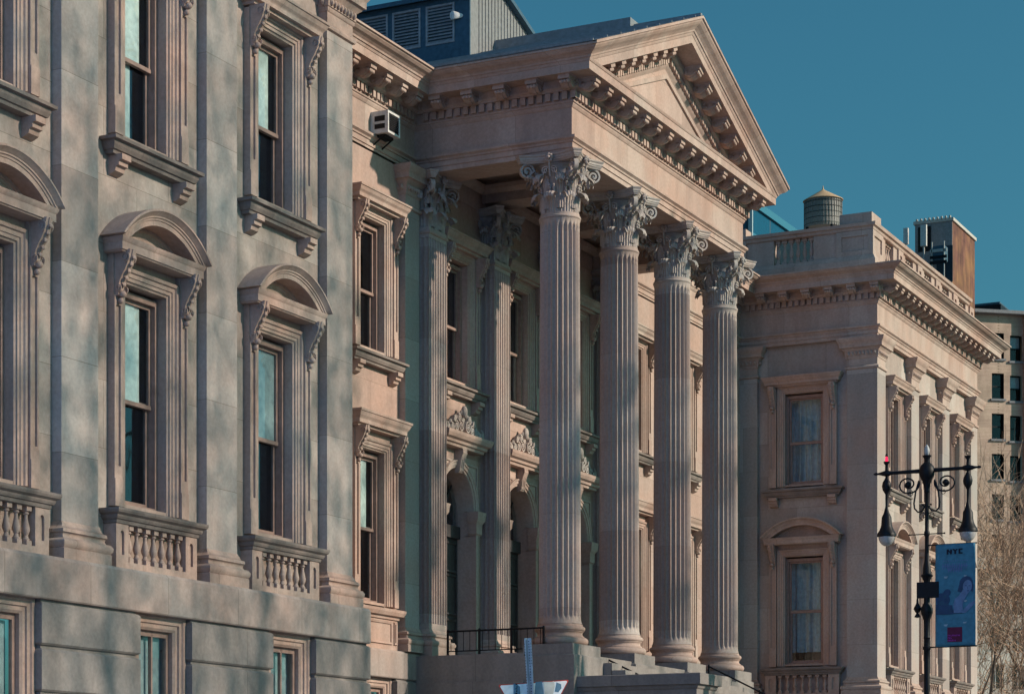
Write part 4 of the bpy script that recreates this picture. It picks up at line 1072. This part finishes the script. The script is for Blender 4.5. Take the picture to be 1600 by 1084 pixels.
m = MB(); m.lathe([(R*1.06,hb-.03),(R*1.06,hb+.03),(.3,hb+1.05),(.1,hb+1.2),(.06,hb+1.35),(.02,hb+1.6)], 40); m.build('conical_roof', plain('tank_roof', (.52,.36,.22)), wt, 30)
m = MB()
for x in (-1.3,1.3):
    for y in (-1.3,1.3): m.box(x-.12,x+.12,y-.12,y+.12,-1.5,0)
m.build('leg', M['iron'], wt)
# brick bulkhead tower
XB = 175.0; a_, b_, c_ = on_x(1430,352,XB), on_x(1488,345,XB), None
yb0 = b_.y; phr = TH-math.atan((1523-CX_)/F_); xr_ = yb0/tan(phr); ztop = b_.z
bk = thing('brick_bulkhead', 'rust-stained brick rooftop tower with a grey side, behind the east wing parapet', 'building', (XB,yb0,0))
ru = stone('rust_brick', (.13,.05,.042), (.19,.08,.055), 1.4, 1.1, joint=.004, stain=.75, pink=(.34,.18,.07))
m = MB(); m.box(0,xr_-XB,0,.3,0,ztop); m.box(0.0,xr_-XB,.3,a_.y-yb0,0,ztop-.01); m.build('brick_wall', ru, bk)
m = MB(); m.box(-.05,0,.0,a_.y-yb0,0,ztop); m.build('grey_wall', plain('bulkhead_render', (.24,.24,.25)), bk)
m = MB(); m.box(-.15,xr_-XB+.1,-.12,a_.y-yb0+.1,ztop,ztop+.22); m.build('coping', plain('coping_pale', (.5,.47,.42)), bk)
for i in range(9):
    y = (a_.y-yb0)*(i+.5)/9; m = MB(); m.box(-.2,.0,y-.06,y+.06,ztop+.22,ztop+.38); m.build('coping_block', plain('coping_pale', (.5,.47,.42)), bk)
def bx(u0,u1,v0,v1,d0,d1,mat,name,par):
    p,q = on_x(u0,v0,XB), on_x(u1,v1,XB); m = MB(); y0_,y1_ = sorted((p.y-yb0,q.y-yb0)); z0_,z1_ = sorted((p.z,q.z)); m.box(-d1,-d0,y0_,y1_,z0_,z1_); return m.build(name, mat, par)
bx(1435,1455,356,392,.05,.12,M['room'],'doorway',bk); 
bx(1464,1489,386,440,.05,.10,plain('dark_louvre', (.02,.04,.06)),'dark_opening',bk)
an = thing('antenna_panel', 'white upright antenna panel beside the rust-stained brick tower', 'antenna', (XB,yb0,0)); bx(1444.5,1453.5,357,389,.9,1.2,M['white'],'panel',an); bx(1448,1450,385,420,.95,1.1,M['steel'],'pole',an)
an = thing('antenna_panel', 'smaller white antenna panel just left of the brick tower', 'antenna', (XB,yb0,0)); bx(1418,1425,362,386,.9,1.2,M['white'],'panel',an); bx(1420.5,1422.5,384,420,.95,1.1,M['steel'],'pole',an)
un = thing('rooftop_unit', 'dark steel framed rooftop machine in front of the brick tower', 'rooftop unit', (XB,yb0,0))
for u0,u1,v0,v1,d0,d1,mt in ((1466,1484,392,412,.6,1.6,M['louv']),(1464,1465.5,386,440,1.6,1.7,M['steel']),(1483,1484.5,384,440,1.6,1.7,M['steel']),(1462,1488,398,399.5,1.6,1.7,M['steel']),(1462,1488,408,409.5,1.6,1.7,M['iron']),(1462,1488,416,418,1.6,1.7,M['iron'])): bx(u0,u1,v0,v1,d0,d1,mt,'frame',un)
# tan apartment house
XA = 190.0
tl, tr_ = on_x(1480,513,XA), on_x(1700,513,XA); zr = on_x(1575,511,XA).z
ap = thing('apartment_house', 'tan apartment house with dark sash windows at the right edge, behind bare trees', 'apartment house', (XA,tr_.y,0), radians(42))
ti = on_x(1585,513,XA).y
apm = stone('tan_brick', (.52,.385,.30), (.63,.475,.37), .32, .11, joint=.006, stain=.5)
holes = []; vrows = [543,604,665,726,787,848,909]
for v in vrows:
    for uc in (1542,1573): 
        a,b = on_x(uc-10.3,v,XA), on_x(uc+10.3,v+37,XA); holes.append((-a.y,-b.y,b.z,a.z))
def wmb(s0,s1,z0,z1,hs,fn):
    ss = sorted({s0,s1,*[a for h in hs for a in h[:2]]}); zs = sorted({z0,z1,*[a for h in hs for a in h[2:]]}); mb = MB()
    for a,b in zip(ss,ss[1:]):
        for c,d in zip(zs,zs[1:]):
            if any(h[0]<(a+b)/2<h[1] and h[2]<(c+d)/2<h[3] for h in hs): continue
            mb.quad(fn(a,c),fn(b,c),fn(b,d),fn(a,d))
    return mb
mb = wmb(-tl.y,-ti,0,zr,holes,lambda s,z:(0,-s-tr_.y,z))
mb.box(-.5,.0,tr_.y-tr_.y,ti-tr_.y,0,zr-.02); mb.quad((0,tl.y-tr_.y,zr),(0,0,zr),(20,0,zr),(20,tl.y-tr_.y,zr)); mb.quad((0,0,0),(20,0,0),(20,0,zr),(0,0,zr))
mb.build('wall', apm, ap, recalc=False)
m = MB(); m.box(-.62,.3,0,tl.y-tr_.y,zr,zr+.25); m.build('coping', M['pave'], ap)
for i,h in enumerate(holes):
    y0_,y1_ = -h[1]-tr_.y,-h[0]-tr_.y; z0_,z1_ = h[2],h[3]; zm_ = (z0_+z1_)/2
    f = MB()
    for a,b,c,d in ((y0_,y0_+.06,z0_,z1_),(y1_-.06,y1_,z0_,z1_),(y0_,y1_,zm_-.04,zm_+.04),(y0_,y1_,z1_-.07,z1_),(y0_,y1_,z0_,z0_+.06)): f.box(.22,.30,a,b,c,d)
    w = f.build('window', M['iron'], ap)
    g = MB(); g.quad((.27,y0_,z0_),(.27,y1_,z0_),(.27,y1_,z1_),(.27,y0_,z1_)); g.build('pane', M['glass'], w, recalc=False)
    r = MB(); r.quad((.9,y0_-.3,z0_-.3),(.9,y1_+.3,z0_-.3),(.9,y1_+.3,z1_+.3),(.9,y0_-.3,z1_+.3)); r.build('interior', M['room'], w, recalc=False)
    if i in (1,3): b = MB(); b.box(.4,.42,y0_,y1_,zm_,z1_); b.build('blind', M['blind'], w)
    sl = MB(); sl.box(-.12,.1,y0_-.12,y1_+.12,z0_-.16,z0_); sl.build('sill', M['pave'], w)
p,q = on_x(1564,645,XA), on_x(1575,652,XA)
acx = thing('air_conditioner', 'small dark air conditioner under a window of the tan apartment house', 'air conditioner', (XA,p.y,p.z)); m = MB(); m.box(-.25,.0,q.y-p.y,0,q.z-p.z,0); 
for i in range(4): m.box(-.26,-.25,(q.y-p.y)*.9,(q.y-p.y)*.1,(q.z-p.z)*(.2+.2*i),(q.z-p.z)*(.1+.2*i))
m.build('casing', M['iron'], acx)
# roof canopy and clutter
def onroof(name,label,cat,parts,u0):
    o = thing(name,label,cat,(XA+1,on_x(u0,500,XA+1).y,zr)); O = Vector(o.location)
    for nm,mt,u_0,u_1,v0,v1,d0,d1 in parts:
        a,b = on_x(u_0,v0,XA+1), on_x(u_1,v1,XA+1); m = MB(); m.box(d0,d1,min(a.y,b.y)-O.y,max(a.y,b.y)-O.y,min(a.z,b.z)-O.z,max(a.z,b.z)-O.z); m.build(nm,mt,o)
    return o
onroof('roof_canopy','dark flat rooftop canopy on thin posts above the tan apartment house','canopy',
  [('canopy_roof',M['louv'],1524,1563,476,480,-.2,3.5),('canopy_edge',M['iron'],1522,1565,480,486,-.3,3.6),('post',M['steel'],1549,1551,484,516,0,.15),('post',M['iron'],1560,1562,484,516,0,.15),('post',M['iron'],1530,1532,484,516,0,.15)],1545)
onroof('rooftop_unit','grey boxy machine standing under the dark rooftop canopy','rooftop unit',[('casing',M['steel'],1541,1553,492,514,.8,2.0),('casing',M['louv'],1527,1538,497,514,.8,2.0)],1545)
onroof('chimney_stack','pale stubby roof stack beside the dark rooftop canopy','chimney',[('stack',M['pave'],1560,1572,503,516,.2,1.5),('cap',M['white'],1566,1571,497,503,.3,1.2)],1565)
o = on_x(1569,492,XA+1); sb = thing('roof_shrub', 'round dark potted shrub on the roof of the tan apartment house', 'shrub', (o.x,o.y,o.z-1.0))
m = MB(); rr = random.Random(3)
for i in range(260):
    a,b = rr.uniform(0,2*pi), math.acos(rr.uniform(-1,1)); R_ = .34*rr.uniform(.6,1.05); c = Vector((R_*sin(b)*cos(a),R_*sin(b)*sin(a),1.05+R_*cos(b)*.9)); t = Vector((rr.uniform(-1,1),rr.uniform(-1,1),rr.uniform(-1,1)))*.08; s2 = Vector((rr.uniform(-1,1),rr.uniform(-1,1),rr.uniform(-1,1)))*.05
    m.add([c-t,c+s2,c+t,c-s2],[(0,1,2,3)])
m.build('crown', plain('shrub_leaf', (.035,.05,.045)), sb, recalc=False); m = MB(); m.tube([(0,0,.2),(0,0,1.0)],.04); m.lathe([(.16,-.25),(.22,.2)],12); m.build('pot', M['white'], sb)
m = MB(); a,b = on_x(1573,498,XA+1), on_x(1606,513,XA+1); m.tube([a,b],.17,10); m.tube([a+Vector((0,0,.2)),a-Vector((0,0,.5))],.1,8); tag(m.build('roof_duct', M['steel']), 'grey sloping pipe on the roof of the tan apartment house', 'duct')
# pale office block low on the right
XO = 172.0
zo = on_x(1570,888,XO).z; yl_, yr_ = on_x(1500,900,XO).y, on_x(1690,900,XO).y
ob = thing('office_block', 'pale stone office block with wide windows low at the right edge, behind bare trees', 'office block', (XO,yr_,0), radians(42))
pm = stone('pale_stone', (.52,.50,.45), (.64,.61,.55), 1.6, .8, stain=.4)
holes = []
for v0,v1 in ((928,966),(988,1022),(1044,1080),(1104,1140)):
    for u0,u1 in ((1530,1553),(1568,1592),(1604,1628)):
        a,b = on_x(u0,v0,XO), on_x(u1,v1,XO); holes.append((-a.y,-b.y,b.z,a.z))
mb = wmb(-yl_,-yr_,0,zo,holes,lambda s,z:(0,-s-yr_,z)); mb.quad((0,0,zo),(0,yl_-yr_,zo),(14,yl_-yr_,zo),(14,0,zo)); mb.quad((0,0,0),(14,0,0),(14,0,zo),(0,0,zo)); mb.build('wall', pm, ob, recalc=False)
m = MB(); m.box(-.4,.2,0,yl_-yr_,zo-.5,zo+.3); m.build('cornice', pm, ob)
for h in holes:
    y0_,y1_,z0_,z1_ = -h[1]-yr_,-h[0]-yr_,h[2],h[3]
    f = MB()
    for a,b in ((y0_,y0_+.08),(y1_-.08,y1_),((y0_+y1_)/2-.04,(y0_+y1_)/2+.04)): f.box(.2,.3,a,b,z0_,z1_)
    f.box(.2,.3,y0_,y1_,z1_-.08,z1_); w = f.build('window', M['steel'], ob)
    g = MB(); g.quad((.26,y0_,z0_),(.26,y1_,z0_),(.26,y1_,z1_),(.26,y0_,z1_)); g.build('pane', M['glass'], w, recalc=False)
    r = MB(); r.quad((.9,y0_-.5,z0_-.5),(.9,y1_+.5,z0_-.5),(.9,y1_+.5,z1_+.5),(.9,y0_-.5,z1_+.5)); r.build('interior', M['room'], w, recalc=False)

# ------------------------------------------------------------------ bare trees
def bare_tree(base, h, seed, label, lean=(0,0), spread=.55, r0=.20):
    rr = random.Random(seed); tr = thing('bare_tree', label, 'tree', base, group='bare street trees')
    tb, cr = MB(), MB()
    def grow(p, d, L, r, lev):
        n = 4; pts = [p]; rad = [r]
        for i in range(n):
            d = (d + Vector((rr.gauss(0,.11),rr.gauss(0,.11),rr.gauss(.03,.07)))).normalized(); pts.append(pts[-1]+d*L/n); rad.append(r*(1-.42*(i+1)/n))
        (tb if lev < 2 else cr).tube(pts, rad, 7 if lev < 2 else (5 if lev < 3 else 3))
        if lev >= 6: return
        k = (4 if lev < 2 else 3 if lev < 3 else 4 if lev < 5 else 3)
        for j in range(k):
            i = n if j == 0 else rr.randint(1 if lev else 2,n); q = pts[i]
            ax = Vector((rr.gauss(0,1),rr.gauss(0,1),rr.gauss(0,.5))); ax -= d*ax.dot(d); ax.normalize()
            ang = rr.uniform(.15,.35) if j == 0 else rr.uniform(.45,.95)
            nd = (d*cos(ang)+ax*sin(ang)+Vector((0,0,.12))).normalized()
            grow(q, nd, L*rr.uniform(.62,.85), max(rad[i]*rr.uniform(.55,.75),.011), lev+1)
    grow(Vector((0,0,-.1)), Vector((lean[0],lean[1],1)).normalized(), h*.34, r0, 0)
    tb.build('trunk', M['bark'], tr, 80); cr.build('crown', M['twig'], tr, 80)
    return tr
bare_tree((99.0,22.0,0), 15.0, 11, 'bare winter tree with dense pale twigs nearest the courthouse corner', r0=.20)
bare_tree((104.5,21.0,0), 15.5, 4, 'second bare winter tree at the right edge, beside the first', r0=.22)
bare_tree((118,28.5,0), 17.5, 23, 'farthest bare winter tree, in front of the pale office block', r0=.22)

# ------------------------------------------------------------------ the other side of the street (seen only in the window panes), plus an unseen block and trees added to shape the light
om = grid_mat('opposite_facade', (.55,.49,.40), (.05,.06,.07), 3.1, 3.9, .42, .58)
for i,(x0,x1,h) in enumerate(((-30,32,12),(42,61,13.2),(62,130,12.5),(131,190,12))):
    t = thing('opposite_building', ('low cream masonry building across the street, first from the west','second cream masonry building across the street','long cream masonry building across the street','farthest cream masonry building across the street')[i], 'building', (x0,-62,0))
    m = MB(); m.box(0,x1-x0,0,14,0,h); m.build('wall', om, t); m = MB(); m.box(-.3,x1-x0+.3,-.4,14.6,h-.5,h+.5); m.build('cornice', M['pave'], t)

wm = grid_mat('bounce_block_blue', (.16,.40,1.0), (.18,.44,1.0), 4.2, 4.0, .28, .42)
wt2 = thing('bounce_block', 'unseen blue block added at the western end of the street to bounce fill light', 'office tower', (-63.9,-58.9,0), radians(-45))  # unseen block added to bounce bluish fill onto sunless walls
m = MB(); m.box(-36,0,0,113,0,95); m.build('wall', wm, wt2); m = MB(); m.box(-36.4,.4,-.4,113.4,94,96); m.build('cornice', M['pave'], wt2)
def sun_filter_tree(x, y, h, n, seed, label, rx=5.2):  # unseen tree
    rr = random.Random(seed); tr = thing('sun_filter_tree', label, 'tree', (x,y,0), group='unseen trees added to filter the sun')
    t = MB(); t.tube([(0,0,-.1),(.1,0,h*.15),(.05,.1,h*.32),(0,0,h*.8)], [.36,.26,.14,.03], 9)
    for i in range(9):
        a = i*2.4; z = h*(.36+.055*i); t.tube([(0,0,z),(1.6*cos(a),1.6*sin(a),z+1.6),(3.6*cos(a),3.6*sin(a),z+2.9)], [.06,.045,.02], 6)
    t.build('trunk', M['bark'], tr, 60)
    c = MB(); cl = []; sg_ = .5
    for i in range(900 if x < 45 else 15):
        a,b,q = rr.uniform(0,2*pi), rr.uniform(-1,1), rr.uniform(.02,1)**.4; w = sqrt(1-b*b)*q
        cl.append((rx*w*cos(a), rx*w*sin(a), h*.64+h*.36*b*q if x < 45 else h*.83+h*.17*b*q))
    for i in range(n):
        k = rr.choice(cl); p = Vector(k)+Vector((rr.gauss(0,sg_),rr.gauss(0,sg_),rr.gauss(0,sg_)))
        p.z = min(p.z, h)
        u = Vector((rr.gauss(0,1),rr.gauss(0,1),rr.gauss(0,1))).normalized(); v = u.orthogonal().normalized(); L = rr.uniform(.07,.12) if x < 45 else rr.uniform(.14,.24)
        c.add([p-u*L, p+v*L*.6, p+u*L, p-v*L*.6], [(0,1,2,3)])
    c.build('crown', M['leaf'], tr, recalc=False)
M['leaf'] = plain('brown_leaf', (.10,.075,.04), .8)
for i,(x,n) in enumerate(((27,6300),(31.7,6300),(36.4,6300),(41.1,6300),(44.9,4500),(51.3,500),(57,440),(62.5,440),(68,380))):
    sun_filter_tree(x, -3.2, 26.9 if x > 45 else 31, n, 40+i, 'unseen leafy tree added across the road to dim and dapple the sun')

# ------------------------------------------------------------------ light
SUN_EL, SUN_AZ = radians(25), radians(-75)      # azimuth measured from +X towards +Y
sd = Vector((cos(SUN_EL)*cos(SUN_AZ), cos(SUN_EL)*sin(SUN_AZ), sin(SUN_EL)))
sl = bpy.data.lights.new('sun','SUN'); so = bpy.data.objects.new('sun', sl); COL.objects.link(so)
sl.energy = 3.55; sl.angle = radians(.9); sl.color = (1,.83,.69)
so.rotation_euler = (-sd).to_track_quat('-Z','Y').to_euler(); so.location = (20,-20,60)
wd = bpy.data.worlds.new('World'); S.world = wd; wd.use_nodes = True; t = wd.node_tree
bg = t.nodes['Background']; sk = t.nodes.new('ShaderNodeTexSky'); sk.sky_type = 'NISHITA'; sk.sun_disc = False
sk.sun_elevation = SUN_EL; sk.sun_rotation = pi/2 - SUN_AZ; sk.air_density = 1.0; sk.dust_density = 2.2; sk.ozone_density = 1.5
tint = t.nodes.new('ShaderNodeMix'); tint.data_type = 'RGBA'; tint.blend_type = 'MULTIPLY'; tint.inputs[0].default_value = 1; tint.inputs[7].default_value = (.23,.65,.69,1)
t.links.new(sk.outputs[0], tint.inputs[6]); t.links.new(tint.outputs[2], bg.inputs[0]); bg.inputs[1].default_value = .086
S.view_settings.view_transform = 'Standard'; S.view_settings.look = 'None'; S.view_settings.exposure = .5; S.view_settings.gamma = 1
S.render.engine = 'CYCLES'; S.cycles.max_bounces = 8; S.cycles.diffuse_bounces = 4; S.cycles.transparent_max_bounces = 12
